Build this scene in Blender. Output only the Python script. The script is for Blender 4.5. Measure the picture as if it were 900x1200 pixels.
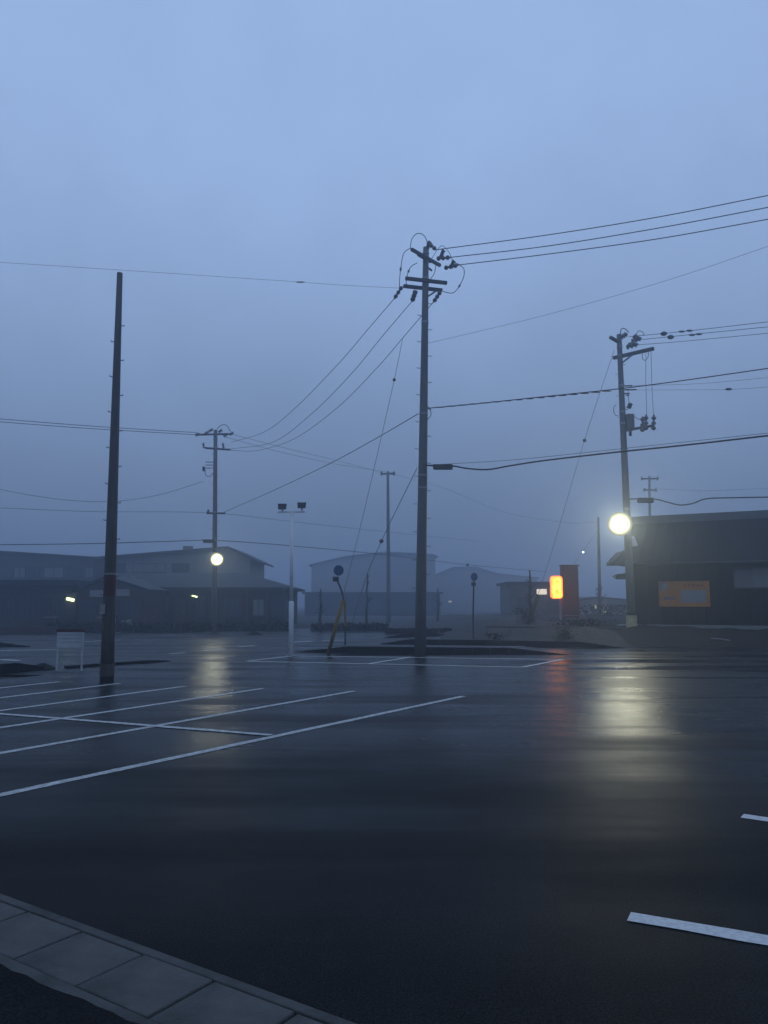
import bpy, math, random
from mathutils import Vector, Matrix

random.seed(7)
for o in list(bpy.data.objects):
    bpy.data.objects.remove(o)
S = bpy.context.scene
C = S.collection

# ------------------------------------------------------------------ camera
F, PITCH, H = 902.0, math.radians(6.83), 1.6
cd = bpy.data.cameras.new('camera')
cam = bpy.data.objects.new('camera', cd)
C.objects.link(cam)
cam.location = (0, 0, H)
cam.rotation_euler = (math.pi / 2 + PITCH, 0, 0)
cd.sensor_fit = 'VERTICAL'
cd.sensor_height = 34.6
cd.lens = 26.0
cd.clip_start = 0.05
cd.clip_end = 3000
S.camera = cam

# ------------------------------------------------------------------ sky, sun, exposure
SUN_EL, SUN_ROT = math.radians(1.0), math.radians(200)
w = bpy.data.worlds.new("World")
S.world = w
w.use_nodes = True
nt = w.node_tree
nt.nodes.clear()
out = nt.nodes.new('ShaderNodeOutputWorld')
bg = nt.nodes.new('ShaderNodeBackground')
sky = nt.nodes.new('ShaderNodeTexSky')
sky.sky_type = 'NISHITA'
sky.sun_disc = False
sky.sun_elevation = SUN_EL
sky.sun_rotation = SUN_ROT
sky.air_density = 1.0
sky.dust_density = 0.3
sky.ozone_density = 3.0
# overcast dusk: the cloud deck evens the clear sky out to one blue-grey tone
cloud = nt.nodes.new('ShaderNodeMix')
cloud.data_type = 'RGBA'
cloud.inputs['Factor'].default_value = 0.9
deck = nt.nodes.new('ShaderNodeRGB')
deck.outputs[0].default_value = (5.25, 7.6, 12.3, 1)
nt.links.new(sky.outputs[0], cloud.inputs['A'])
nt.links.new(deck.outputs[0], cloud.inputs['B'])
# overcast sky: brightest overhead, falling evenly to the horizon all the way round
tc = nt.nodes.new('ShaderNodeTexCoord')
sep = nt.nodes.new('ShaderNodeSeparateXYZ')
nt.links.new(tc.outputs['Generated'], sep.inputs[0])
fall = nt.nodes.new('ShaderNodeMapRange')
fall.inputs['From Min'].default_value = -.12
fall.inputs['From Max'].default_value = .6
fall.interpolation_type = 'SMOOTHSTEP'
fall.inputs['To Min'].default_value = .165
fall.inputs['To Max'].default_value = .675
nt.links.new(sep.outputs['Z'], fall.inputs['Value'])
mul = nt.nodes.new('ShaderNodeVectorMath')
mul.operation = 'SCALE'
nt.links.new(cloud.outputs['Result'], mul.inputs[0])
nt.links.new(fall.outputs[0], mul.inputs['Scale'])
# faint mottling of the low cloud
cn_ = nt.nodes.new('ShaderNodeTexNoise')
cn_.inputs['Scale'].default_value = 3.2
cn_.inputs['Detail'].default_value = 7
cn_.inputs['Roughness'].default_value = .6
nt.links.new(tc.outputs['Generated'], cn_.inputs['Vector'])
cr_ = nt.nodes.new('ShaderNodeMapRange')
cr_.inputs['From Min'].default_value = .3
cr_.inputs['From Max'].default_value = .7
cr_.inputs['To Min'].default_value = .93
cr_.inputs['To Max'].default_value = 1.07
nt.links.new(cn_.outputs['Fac'], cr_.inputs['Value'])
mul2 = nt.nodes.new('ShaderNodeVectorMath')
mul2.operation = 'SCALE'
nt.links.new(mul.outputs[0], mul2.inputs[0])
nt.links.new(cr_.outputs[0], mul2.inputs['Scale'])
nt.links.new(mul2.outputs[0], bg.inputs['Color'])
bg.inputs['Strength'].default_value = 0.10
nt.links.new(bg.outputs[0], out.inputs['Surface'])

sd = bpy.data.lights.new('sun', 'SUN')
sd.energy = 0.02
sd.angle = math.radians(30)
sd.color = (1, .95, .9)
sun = bpy.data.objects.new('sun', sd)
C.objects.link(sun)
sun.rotation_euler = (math.radians(60), 0, math.radians(20))

S.view_settings.view_transform = 'Standard'
S.view_settings.look = 'None'
S.view_settings.exposure = 0.0
S.view_settings.gamma = 1.0
S.render.engine = 'CYCLES'
cy = S.cycles
cy.max_bounces = 8
cy.volume_bounces = 2
cy.diffuse_bounces = 2
cy.glossy_bounces = 3
cy.transparent_max_bounces = 8
cy.use_denoising = True
cy.sample_clamp_indirect = 6.0

# ------------------------------------------------------------------ helpers
def ray(px, py):
    dx, dy = (px - 450) / F, (600 - py) / F
    return (dx, math.cos(PITCH) - dy * math.sin(PITCH), math.sin(PITCH) + dy * math.cos(PITCH))

def P(px, py, D):
    """the place a photograph point takes at D metres in front"""
    a, b, c = ray(px, py)
    t = D / b
    return Vector((a * t, D, H + c * t))

def G(px, py, z=0.0):
    a, b, c = ray(px, py)
    t = (z - H) / c
    return Vector((a * t, b * t, z))

def X(px, D):
    return P(px, 708, D).x

def Z(py, D):
    return P(450, py, D).z


class MB:
    def __init__(self):
        self.v, self.f = [], []

    def poly(self, pts):
        n = len(self.v)
        self.v += [tuple(p) for p in pts]
        self.f.append(tuple(range(n, n + len(pts))))
        return self

    def box(self, c, s, rz=0.0, m=None):
        n = len(self.v)
        cx, cy_, cz = c
        ca, sa = math.cos(rz), math.sin(rz)
        for dz in (-.5, .5):
            for dx, dy in ((-.5, -.5), (.5, -.5), (.5, .5), (-.5, .5)):
                x, y = dx * s[0], dy * s[1]
                self.v.append((cx + x * ca - y * sa, cy_ + x * sa + y * ca, cz + dz * s[2]))
        self.f += [(n, n + 3, n + 2, n + 1), (n + 4, n + 5, n + 6, n + 7)]
        for i in range(4):
            j = (i + 1) % 4
            self.f.append((n + i, n + j, n + 4 + j, n + 4 + i))
        return self

    def bar(self, a, b, wd, ht):
        """square bar from a to b, wd across, ht high"""
        a, b = Vector(a), Vector(b)
        d = (b - a).normalized()
        up = Vector((0, 0, 1)) if abs(d.z) < .95 else Vector((0, 1, 0))
        s = d.cross(up).normalized() * wd / 2
        u = s.cross(d).normalized() * ht / 2
        n = len(self.v)
        for p in (a, b):
            for q in (s + u, -s + u, -s - u, s - u):
                self.v.append(tuple(p + q))
        self.f += [(n, n + 1, n + 2, n + 3), (n + 7, n + 6, n + 5, n + 4)]
        for i in range(4):
            j = (i + 1) % 4
            self.f.append((n + j, n + i, n + 4 + i, n + 4 + j))
        return self

    def tube(self, pts, rad, seg=6, cap=True):
        pts = [Vector(p) for p in pts]
        if not hasattr(rad, '__len__'):
            rad = [rad] * len(pts)
        n0 = len(self.v)
        s = None
        for i, p in enumerate(pts):
            d = (pts[min(i + 1, len(pts) - 1)] - pts[max(i - 1, 0)]).normalized()
            if s is None:
                up = Vector((0, 0, 1)) if abs(d.z) < .9 else Vector((0, 1, 0))
                s = d.cross(up).normalized()
            else:
                s = (s - d * s.dot(d)).normalized()
            u = s.cross(d)
            for k in range(seg):
                a = 2 * math.pi * k / seg
                self.v.append(tuple(p + (s * math.cos(a) + u * math.sin(a)) * rad[i]))
        for i in range(len(pts) - 1):
            for k in range(seg):
                a, b = n0 + i * seg + k, n0 + i * seg + (k + 1) % seg
                self.f.append((a, b, b + seg, a + seg))
        if cap:
            self.f.append(tuple(n0 + k for k in range(seg))[::-1])
            self.f.append(tuple(n0 + (len(pts) - 1) * seg + k for k in range(seg)))
        return self

    def prism(self, outline, off):
        """outline (list of 3-D points) pushed along off"""
        off = Vector(off)
        n, k = len(self.v), len(outline)
        self.v += [tuple(Vector(p)) for p in outline] + [tuple(Vector(p) + off) for p in outline]
        self.f.append(tuple(range(n, n + k)))
        self.f.append(tuple(range(n + k, n + 2 * k))[::-1])
        for i in range(k):
            j = (i + 1) % k
            self.f.append((n + j, n + i, n + k + i, n + k + j))
        return self

    def build(self, name, mat, parent=None, smooth=False, bevel=0):
        me = bpy.data.meshes.new(name)
        org = Vector(parent_world(parent)) if parent else Vector((0, 0, 0))
        me.from_pydata([tuple(Vector(q) - org) for q in self.v], [], self.f)
        me.materials.append(mat)
        if smooth:
            for p in me.polygons:
                p.use_smooth = True
        me.update()
        o = bpy.data.objects.new(name, me)
        C.objects.link(o)
        if parent:
            o.parent = parent
        if bevel:
            m = o.modifiers.new('bevel', 'BEVEL')
            m.width = bevel
            m.segments = 2
        return o


def parent_world(p):
    v = Vector((0, 0, 0))
    while p:
        v += p.location
        p = p.parent
    return v


def tag(o, label=None, cat=None, group=None, kind=None):
    for k, v in (('label', label), ('category', cat), ('group', group), ('kind', kind)):
        if v:
            o[k] = v
    return o


def thing(name, loc, label, cat, group=None):
    o = bpy.data.objects.new(name, None)
    o.empty_display_size = .2
    o.location = loc
    C.objects.link(o)
    return tag(o, label, cat, group)


# ------------------------------------------------------------------ materials
def mat(name, col, rough=.6, var=.25, scale=4.0, metal=0.0, bump=0.0, bscale=40, stretch=None, col2=None, spec=.2):
    m = bpy.data.materials.new(name)
    m.use_nodes = True
    t = m.node_tree
    b = t.nodes['Principled BSDF']
    tc = t.nodes.new('ShaderNodeTexCoord')
    mp = t.nodes.new('ShaderNodeMapping')
    if stretch:
        mp.inputs['Scale'].default_value = stretch
    t.links.new(tc.outputs['Object'], mp.inputs['Vector'])
    n = t.nodes.new('ShaderNodeTexNoise')
    n.inputs['Scale'].default_value = scale
    n.inputs['Detail'].default_value = 6
    n.inputs['Roughness'].default_value = .65
    t.links.new(mp.outputs[0], n.inputs['Vector'])
    r = t.nodes.new('ShaderNodeValToRGB')
    r.color_ramp.elements[0].position = .3
    r.color_ramp.elements[1].position = .7
    c2 = col2 or tuple(min(1, c * (1 + var)) for c in col)
    r.color_ramp.elements[0].color = tuple(c * (1 - var) for c in col) + (1,)
    r.color_ramp.elements[1].color = tuple(c2) + (1,)
    t.links.new(n.outputs['Fac'], r.inputs[0])
    t.links.new(r.outputs[0], b.inputs['Base Color'])
    b.inputs['Roughness'].default_value = rough
    b.inputs['Metallic'].default_value = metal
    b.inputs['Specular IOR Level'].default_value = spec
    if bump:
        n2 = t.nodes.new('ShaderNodeTexNoise')
        n2.inputs['Scale'].default_value = bscale
        n2.inputs['Detail'].default_value = 4
        t.links.new(mp.outputs[0], n2.inputs['Vector'])
        bp = t.nodes.new('ShaderNodeBump')
        bp.inputs['Strength'].default_value = bump
        bp.inputs['Distance'].default_value = .02
        t.links.new(n2.outputs['Fac'], bp.inputs['Height'])
        t.links.new(bp.outputs[0], b.inputs['Normal'])
    return m


def emit(name, col, strength, col2=None, scale=3, base=(.3, .3, .3)):
    m = bpy.data.materials.new(name)
    m.use_nodes = True
    t = m.node_tree
    b = t.nodes['Principled BSDF']
    b.inputs['Base Color'].default_value = base + (1,)
    b.inputs['Emission Strength'].default_value = strength
    if col2:
        tc = t.nodes.new('ShaderNodeTexCoord')
        n = t.nodes.new('ShaderNodeTexNoise')
        n.inputs['Scale'].default_value = scale
        t.links.new(tc.outputs['Object'], n.inputs['Vector'])
        r = t.nodes.new('ShaderNodeValToRGB')
        r.color_ramp.elements[0].position = .4
        r.color_ramp.elements[1].position = .62
        r.color_ramp.elements[0].color = col + (1,)
        r.color_ramp.elements[1].color = col2 + (1,)
        t.links.new(n.outputs['Fac'], r.inputs[0])
        t.links.new(r.outputs[0], b.inputs['Emission Color'])
    else:
        b.inputs['Emission Color'].default_value = col + (1,)
    return m


def asphalt(name, lo=.002, hi=.034, rlo=.08, rhi=.4, wave=.085, film=.5, drain=True):
    m = bpy.data.materials.new(name)
    m.use_nodes = True
    t = m.node_tree
    L = t.links.new
    b = t.nodes['Principled BSDF']
    tc = t.nodes.new('ShaderNodeTexCoord')

    def noise(scale, detail=4, rough=.5, vec=None):
        n = t.nodes.new('ShaderNodeTexNoise')
        n.inputs['Scale'].default_value = scale
        n.inputs['Detail'].default_value = detail
        n.inputs['Roughness'].default_value = rough
        L(vec or tc.outputs['Object'], n.inputs['Vector'])
        return n.outputs['Fac']

    def ramp(fac, p0, c0, p1, c1):
        r = t.nodes.new('ShaderNodeValToRGB')
        r.color_ramp.elements[0].position = p0
        r.color_ramp.elements[1].position = p1
        r.color_ramp.elements[0].color = c0 + (1,) if isinstance(c0, tuple) else (c0, c0, c0, 1)
        r.color_ramp.elements[1].color = c1 + (1,) if isinstance(c1, tuple) else (c1, c1, c1, 1)
        L(fac, r.inputs[0])
        return r.outputs[0]

    def mix(kind, a, b_, f=1.0):
        x = t.nodes.new('ShaderNodeMix')
        x.data_type = 'RGBA'
        x.blend_type = kind
        x.inputs['Factor'].default_value = f
        L(a, x.inputs['A'])
        L(b_, x.inputs['B'])
        return x.outputs['Result']

    agg = ramp(noise(80, 4, .9), .42, (lo, lo, lo * 1.05), .66, (hi, hi, hi * 1.0))
    patch = ramp(noise(.35, 5, .6), .3, .65, .7, 1.15)
    fine = ramp(noise(5, 5, .7), .3, .8, .7, 1.15)
    L(mix('MULTIPLY', mix('MULTIPLY', agg, patch), fine), b.inputs['Base Color'])
    # the rain film lies in shallow dips: glossy patches between damp rough ones
    # paving-machine lanes run across the lot, so the film stands in long strips
    lane = t.nodes.new('ShaderNodeMapping')
    lane.inputs['Scale'].default_value = (.1, .75, 1)
    lane.inputs['Rotation'].default_value = (0, 0, .16)
    L(tc.outputs['Object'], lane.inputs['Vector'])
    lanes = noise(1.0, 4, .55, lane.outputs[0])
    wet_ = t.nodes.new('ShaderNodeMix')
    wet_.inputs[0].default_value = .62
    L(noise(.22, 5, .58), wet_.inputs[2])
    L(lanes, wet_.inputs[3])
    wet = wet_.outputs[0]
    rg = ramp(wet, .43, rlo, .57, rhi)
    if drain:
        # the lot falls towards the road: the strip by the drain has run dry, the film gathers further out
        sp = t.nodes.new('ShaderNodeSeparateXYZ')
        L(tc.outputs['Object'], sp.inputs[0])
        wob = t.nodes.new('ShaderNodeMath')
        wob.operation = 'MULTIPLY_ADD'
        wob.inputs[1].default_value = 9.0
        L(noise(.3, 5, .6), wob.inputs[0])
        L(sp.outputs['Y'], wob.inputs[2])
        mr = t.nodes.new('ShaderNodeMapRange')
        mr.inputs['From Min'].default_value = 4.0
        mr.inputs['From Max'].default_value = 16.5
        L(wob.outputs[0], mr.inputs['Value'])
        mr2 = t.nodes.new('ShaderNodeMapRange')
        mr2.inputs['To Min'].default_value = .15
        mr2.inputs['To Max'].default_value = film * .5
        L(mr.outputs[0], mr2.inputs['Value'])
        L(mr2.outputs[0], b.inputs['Specular IOR Level'])
        mx = t.nodes.new('ShaderNodeMix')
        mx.data_type = 'RGBA'
        mx.inputs['A'].default_value = (.68, .68, .68, 1)
        L(mr.outputs[0], mx.inputs['Factor'])
        L(rg, mx.inputs['B'])
        rg = mx.outputs['Result']
    else:
        b.inputs['Specular IOR Level'].default_value = film * .5
    L(rg, b.inputs['Roughness'])
    b.inputs['IOR'].default_value = 1.2
    bp1 = t.nodes.new('ShaderNodeBump')
    bp1.inputs['Strength'].default_value = 1.0
    bp1.inputs['Distance'].default_value = wave * .8
    lane2 = noise(1.0, 1, .4, lane.outputs[0])
    L(lane2, bp1.inputs['Height'])
    bp2 = t.nodes.new('ShaderNodeBump')
    bp2.inputs['Strength'].default_value = .6
    bp2.inputs['Distance'].default_value = .0035
    L(noise(120, 3, .6), bp2.inputs['Height'])
    L(bp1.outputs[0], bp2.inputs['Normal'])
    L(bp2.outputs[0], b.inputs['Normal'])
    return m


M = dict(
    lot=asphalt('wet_lot_asphalt'),
    road=asphalt('wet_road_asphalt', .006, .018, .2, .45, .04, .62, False),
    walk=asphalt('walk_asphalt', .004, .03, .6, .85, .01, .3, False),
    soil=mat('wet_soil', (.02, .018, .015), .9, .45, 1.3, bump=.8, bscale=9, spec=.08),
    gravel=mat('wet_gravel', (.05, .048, .043), .8, .4, 2.2, bump=.8, bscale=14, spec=.08),
    concrete=mat('wet_concrete', (.21, .21, .2), .5, .25, 6, bump=.35, bscale=60),
    slab=mat('drain_concrete', (.072, .07, .066), .75, .45, 2.6, bump=.4, bscale=90, spec=.2),
    kerb=mat('kerb_concrete', (.011, .011, .011), .8, .35, 3, bump=.3, spec=.05),
    pole=mat('pole_concrete', (.1, .098, .09), .55, .3, 3, stretch=(1, 1, .25), bump=.2),
    wood=mat('wet_timber', (.066, .058, .05), .6, .35, 6, stretch=(3, 3, .2), bump=.4),
    steel=mat('galvanised_steel', (.22, .22, .23), .5, .2, 8, metal=.3),
    dark=mat('dark_steel', (.03, .03, .032), .45, .3, 9),
    rubber=mat('black_cable_sheath', (.012, .012, .013), .5, .2, 6),
    porcelain=mat('grey_porcelain', (.1, .09, .085), .3, .2, 12),
    white=mat('white_paint', (.7, .7, .7), .45, .12, 7),
    line=mat('road_paint', (.42, .42, .4), .6, .55, 14, bump=.3, bscale=120),
    notice=mat('off_white_board', (.42, .42, .43), .6, .15, 5),
    dash=mat('fresh_road_paint', (.58, .57, .55), .55, .22, 30, bump=.3, bscale=150),
    red=mat('red_paint', (.07, .02, .02), .5, .25, 5),
    brick=mat('red_brown_panel', (.1, .038, .03), .55, .25, 3),
    yellow=mat('yellow_plastic', (.2, .125, .03), .5, .25, 6),
    blue=mat('blue_sign_paint', (.018, .06, .15), .35, .15, 8),
    orange=mat('orange_board', (.48, .185, .035), .5, .15, 4),
    board=mat('pale_print', (.26, .25, .25), .5, .15, 10),
    print=mat('purple_print', (.18, .11, .16), .5, .1, 10),
    wall_dark=mat('dark_siding', (.03, .032, .036), .6, .25, 2.5, stretch=(1, 1, 8), spec=.08),
    wall_black=mat('black_metal_siding', (.008, .009, .011), .7, .25, 2.5, spec=.08),
    wall_brown=mat('brown_siding', (.07, .048, .04), .7, .25, 2, stretch=(1, 1, 5), spec=.08),
    wall_mist=mat('haze_lightened_render', (.3, .3, .3), .8, .12, 1),  # wall tone lightened to stand in for thicker haze on far buildings
    roof_mist=mat('haze_lightened_roof', (.13, .13, .135), .8, .15, 1, spec=.05),  # far roofs lightened the same way, haze put into the colour
    wall_pale=mat('pale_render', (.2, .2, .19), .75, .15, 2),
    wall_grey=mat('grey_render', (.085, .085, .088), .75, .2, 1.5),
    roof=mat('dark_roof_sheet', (.02, .024, .026), .5, .25, 2, stretch=(6, 1, 1), spec=.08),
    roof2=mat('slate_roof', (.035, .034, .038), .6, .25, 2, spec=.08),
    glass=mat('window_glass', (.05, .06, .07), .08, .2, 2),
    curtain=mat('pale_curtain', (.2, .2, .2), .7, .15, 6),
    frame=mat('window_frame', (.05, .05, .05), .5, .1, 5),
    leaf=mat('leaf', (.016, .02, .012), .8, .4, 6, col2=(.03, .034, .02), spec=.05),
    weed=mat('pale_weed', (.1, .09, .045), .8, .3, 8, spec=.05),
    bark=mat('bark', (.05, .042, .035), .85, .35, 9),
    sign_glow=emit('orange_sign_glow', (1.0, .17, .006), 4.0, (1.0, .3, .012), 4),
    sign_core=emit('yellow_sign_glow', (1.0, .45, .05), 3.6),
    sign_rim=emit('orange_rim_glow', (1.0, .1, .003), 4),
    box_glow=emit('white_sign_glow', (1, .86, .66), 1.0),
    tube_glow=emit('green_white_tube_glow', (.75, 1, .4), 3.5),
    win_glow=emit('lit_window_glow', (1, .86, .66), .55),
    glint=emit('glint_emission', (.75, .9, 1), 6),  # emission standing in for a glint, no lamp there
)

def lens_glow_rings(core):
    lv = [core, core * .2, core * .06, 6, 2.4, 1.0, .5, .26, .13]  # outer levels stand in for the glow round the lamp, fading out
    return [emit('lamp_glow_ring', (1.0, .975, max(.5, .7 - .035 * i)), e, base=(.02, .02, .02)) for i, e in enumerate(lv)]

M['lamp'] = lens_glow_rings(300)
M['lamp_far'] = lens_glow_rings(95)

# ------------------------------------------------------------------ setting: ground
def sheet(name, pts, z, m):
    b = MB()
    b.poly([(p[0], p[1], z) for p in pts])
    return tag(b.build(name, m), kind='structure')


def grid(name, x0, x1, y0, y1, nx, ny, fz, m, kind='structure'):
    b = MB()
    for j in range(ny + 1):
        for i in range(nx + 1):
            x, y = x0 + (x1 - x0) * i / nx, y0 + (y1 - y0) * j / ny
            b.v.append((x, y, fz(x, y)))
    for j in range(ny):
        for i in range(nx):
            a = j * (nx + 1) + i
            b.f.append((a, a + 1, a + nx + 2, a + nx + 1))
    return tag(b.build(name, m, smooth=True), kind=kind)


sheet('ground', [(-390, -390), (390, -390), (390, 390), (-390, 390)], -.06, M['gravel'])
sheet('road', [(-150, 18), (150, 18), (150, 44), (60, 50), (-40, 53), (-150, 56)], -.012, M['road'])
# the edge of the lot runs towards the right and a little nearer, as the kerb does
sheet('parking_lot', [(-60, 14.5), (-9, 15.5), (-6.2, 20.5), (-3.6, 26.3), (6.0, 24.9), (30, 21), (60, 16), (60, -40), (-60, -40)],
      0, M['lot'])

# ------------------------------------------------------------------ painted markings
def stripe(a, b, wd, name='parking_line', m=None, z=.004, label=None, group=None, cat='road marking'):
    a, b = Vector((a[0], a[1], z)), Vector((b[0], b[1], z))
    d = (b - a).normalized()
    s = Vector((-d.y, d.x, 0)) * wd / 2
    n = max(2, int((b - a).length / .25))
    mb = MB()
    L_, R_ = [], []
    for i in range(n + 1):
        p = a.lerp(b, i / n)
        j1, j2 = random.uniform(-.006, .006), random.uniform(-.006, .006)
        L_.append(p + s * (1 + j1 / wd * 2))
        R_.append(p - s * (1 + j2 / wd * 2))
    mb.poly(L_ + R_[::-1])
    mb.f[-1] = mb.f[-1][::-1]
    return tag(mb.build(name, m or M['line']), kind='structure')


LW = .118
def ext(a, b, k):
    """a pushed k times its distance further out beyond the frame"""
    a, b = Vector(a), Vector(b)
    return a + (a - b) * k
for a, b in (((0, 932), (543, 816)), ((0, 883), (415, 810)), ((0, 853), (308, 807)), ((0, 833), (216, 804.5)),
             ((0, 818), (140, 801)), ((0, 806.5), (70, 799))):
    A_, B_ = G(*a), G(*b)
    stripe(ext(A_, B_, .4), B_, LW)
stripe(ext(G(0, 837), G(318, 862), .9), G(318, 862), LW, z=.008)
stripe(G(345, 768.8), G(660, 773), .125, m=M['dash'], z=.004)
stripe(G(290, 775), G(613, 782), .125, m=M['dash'], z=.004)
for a, b in (((290, 775), (345, 768.8)), ((433, 778), (481, 770.4)), ((613, 782), (660, 773))):
    stripe(G(*a), G(*b), .125, z=.008, m=M['dash'])
D1, D2 = G(735, 1074), G(900, 1103)
stripe(D1 + (D1 - D2).normalized() * -.01, D2 + (D2 - D1) * 1.4, .12, 'lane_dash', M['dash'])
D1, D2 = G(870, 956.5), G(900, 961)
stripe(D1, D1 + (D2 - D1).normalized() * 1.6, .12, 'lane_dash', M['dash'])
for a, b in (((198, 766), (218, 765)), ((238, 762.5), (264, 760.5)), ((279, 758), (298, 756.5)), ((343, 752.7), (366, 751.5)),
             ((377, 750.7), (404, 750.2)), ((527, 759.3), (549, 757.8)), ((0, 773), (23, 774)), ((130, 741.5), (235, 738.5)),
             ((100, 752), (140, 750)), ((-60, 764), (70, 761))):
    p, q = G(a[0], a[1], -.006), G(b[0], b[1], -.006)
    stripe(p, q, .2, 'lane_dash', M['dash'], z=-.006)

# ------------------------------------------------------------------ drain with concrete covers, bottom left
A_, B_ = G(0, 1050), G(405, 1199)
u = (B_ - A_).normalized()
v = Vector((u.y, -u.x, 0))                       # towards the viewer's corner
if v.y > 0:
    v = -v
def dr(s, t, z=0.0):
    p = A_ + u * s + v * t
    return Vector((p.x, p.y, z))
S0, S1 = -6.0, 9.0
base = MB()
base.prism([dr(S0, 0, -.2), dr(S1, 0, -.2), dr(S1, .055, -.2), dr(S0, .055, -.2)], (0, 0, .215))
base.prism([dr(S0, .425, -.2), dr(S1, .425, -.2), dr(S1, .50, -.2), dr(S0, .50, -.2)], (0, 0, .222))
base.prism([dr(S0, .055, -.2), dr(S1, .055, -.2), dr(S1, .425, -.2), dr(S0, .425, -.2)], (0, 0, .11))
drain = tag(base.build('drain_channel', M['slab'], bevel=.006), kind='structure')
s = S0
first = None
LEN = .452
off = .035
k = 0
while s < S1 - LEN:
    cm = MB()
    if first is None:
        cm.prism([Vector(q) for q in (u * .006 + v * .064, u * (LEN - .006) + v * .064, u * (LEN - .006) + v * .417, u * .006 + v * .417)],
                 (0, 0, .1))
        first = cm.build('drain_cover', M['slab'], drain, bevel=.008)
        o = first
    else:
        o = first.copy()
        C.objects.link(o)
        o.parent = drain
    p = dr(s + off, 0, 0)
    o.location = (p.x, p.y, -.086 + random.uniform(-.003, .004))
    o.rotation_euler = (random.uniform(-.004, .004), random.uniform(-.004, .004), random.uniform(-.004, .004))
    s += LEN
    k += 1
pts = [dr(S0, .50), dr(S1, .50), dr(S1, 8), dr(S0, 8)]
sheet('pavement', pts, .006, M['walk'])
# ragged earth creeping over the edge of the covers
mb = MB()
n = 160
top, bot = [], []
for i in range(n + 1):
    sx = S0 + (S1 - S0) * i / n
    top.append(dr(sx, .482 + .014 * math.sin(sx * 2.1) + random.uniform(-.01, .01), .026))
    bot.append(dr(sx, .75, .012))
for i in range(n):
    mb.poly([bot[i], bot[i + 1], top[i + 1], top[i]])
tag(mb.build('soil_edge', M['walk'], smooth=True), kind='structure')

# ------------------------------------------------------------------ kerbs, beds and bank
def kerb_run(name, pts, ht, wd, m, taper=(0, 0), top=None):
    """kerb of single stones along ground points; ends can slope down; the stones are its parts"""
    root = bpy.data.objects.new(name, None)
    C.objects.link(root)
    root.location = (pts[0].x, pts[0].y, 0)
    tag(root, kind='structure')
    seg = []
    for a, b in zip(pts, pts[1:]):
        L_ = (b - a).length
        n = max(1, round(L_ / .6))
        for i in range(n):
            seg.append((a.lerp(b, i / n), a.lerp(b, (i + 1) / n)))
    N = len(seg)
    for i, (a, b) in enumerate(seg):
        h0 = ht * min(1, (i + .15) / max(1, taper[0]) if taper[0] else 1, (N - i) / max(1, taper[1]) if taper[1] else 1)
        h1 = ht * min(1, (i + 1) / max(1, taper[0]) if taper[0] else 1, (N - i - 1 + .15) / max(1, taper[1]) if taper[1] else 1)
        d = (b - a).normalized()
        n_ = Vector((-d.y, d.x, 0))
        a2, b2 = a + d * .004, b - d * .004
        k_ = MB()
        q = [a2, b2, b2 + n_ * wd, a2 + n_ * wd]
        hh = [h0, h1, h1, h0]
        k_.v = [(p.x, p.y, -.05) for p in q] + [(p.x, p.y, z_) for p, z_ in zip(q, hh)]
        k_.f = [(3, 2, 1, 0), (4, 5, 6, 7), (0, 1, 5, 4), (1, 2, 6, 5), (2, 3, 7, 6), (3, 0, 4, 7)]
        k_.build('kerb_stone', m, root)
    return root


def gz(px, py):
    p = G(px, py)
    return Vector((p.x, p.y, 0))

# front island between lot and road: dark kerb, soil behind it
kerb_run('kerb', [gz(346, 764.5), gz(640, 767), gz(666, 767.5)], .2, .14, M['kerb'], (3, 3))
isl = [gz(350, 762.5), gz(636, 764.8), gz(610, 761.5), gz(372, 759.5)]
sheet('island_top', isl, .13, M['road'])
# second island, on the far side of the road
kerb_run('kerb', [gz(446, 754.6), gz(570, 756.2), gz(700, 759.2), gz(733, 759.5)], .2, .15, M['kerb'], (2, 3))
kerb_run('kerb', [gz(452, 747.5), gz(528, 745)], .18, .15, M['kerb'], (2, 2))
kerb_run('kerb', [gz(-60, 757.5), gz(33, 758)], .16, .15, M['kerb'], (0, 2))
kerb_run('kerb', [gz(-90, 797), gz(22, 787), gz(60, 784)], .2, .2, M['kerb'], (0, 1))
kerb_run('kerb', [gz(80, 783), gz(200, 774.5)], .05, .2, M['kerb'], (0, 1))


def bank_z(x, y):
    """raised plot on the right, above the road"""
    edge = 30.2 - .12 * (x - 5) if x > 3 else 30.4
    t = (y - edge) / 3.6
    t = max(0, min(1, t))
    ramp = t * t * (3 - 2 * t)
    fx = max(0, min(1, (x - 1.6) / 5.0))
    fx = fx * fx * (3 - 2 * fx)
    wob = .05 * math.sin(x * 1.3 + y * .7) + .035 * math.sin(x * 3.1 - y * 1.9) + .02 * math.sin(x * 7.3 + y * 5.1)
    return -.09 + (.69 + wob * (t * 3 if t < .33 else 1)) * ramp * fx


grid('gravel_bank', 1.5, 9.6, 26, 74, 40, 110, bank_z, M['gravel'])
grid('embankment', 9.6, 75, 26, 74, 150, 110, bank_z, M['soil'])

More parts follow.
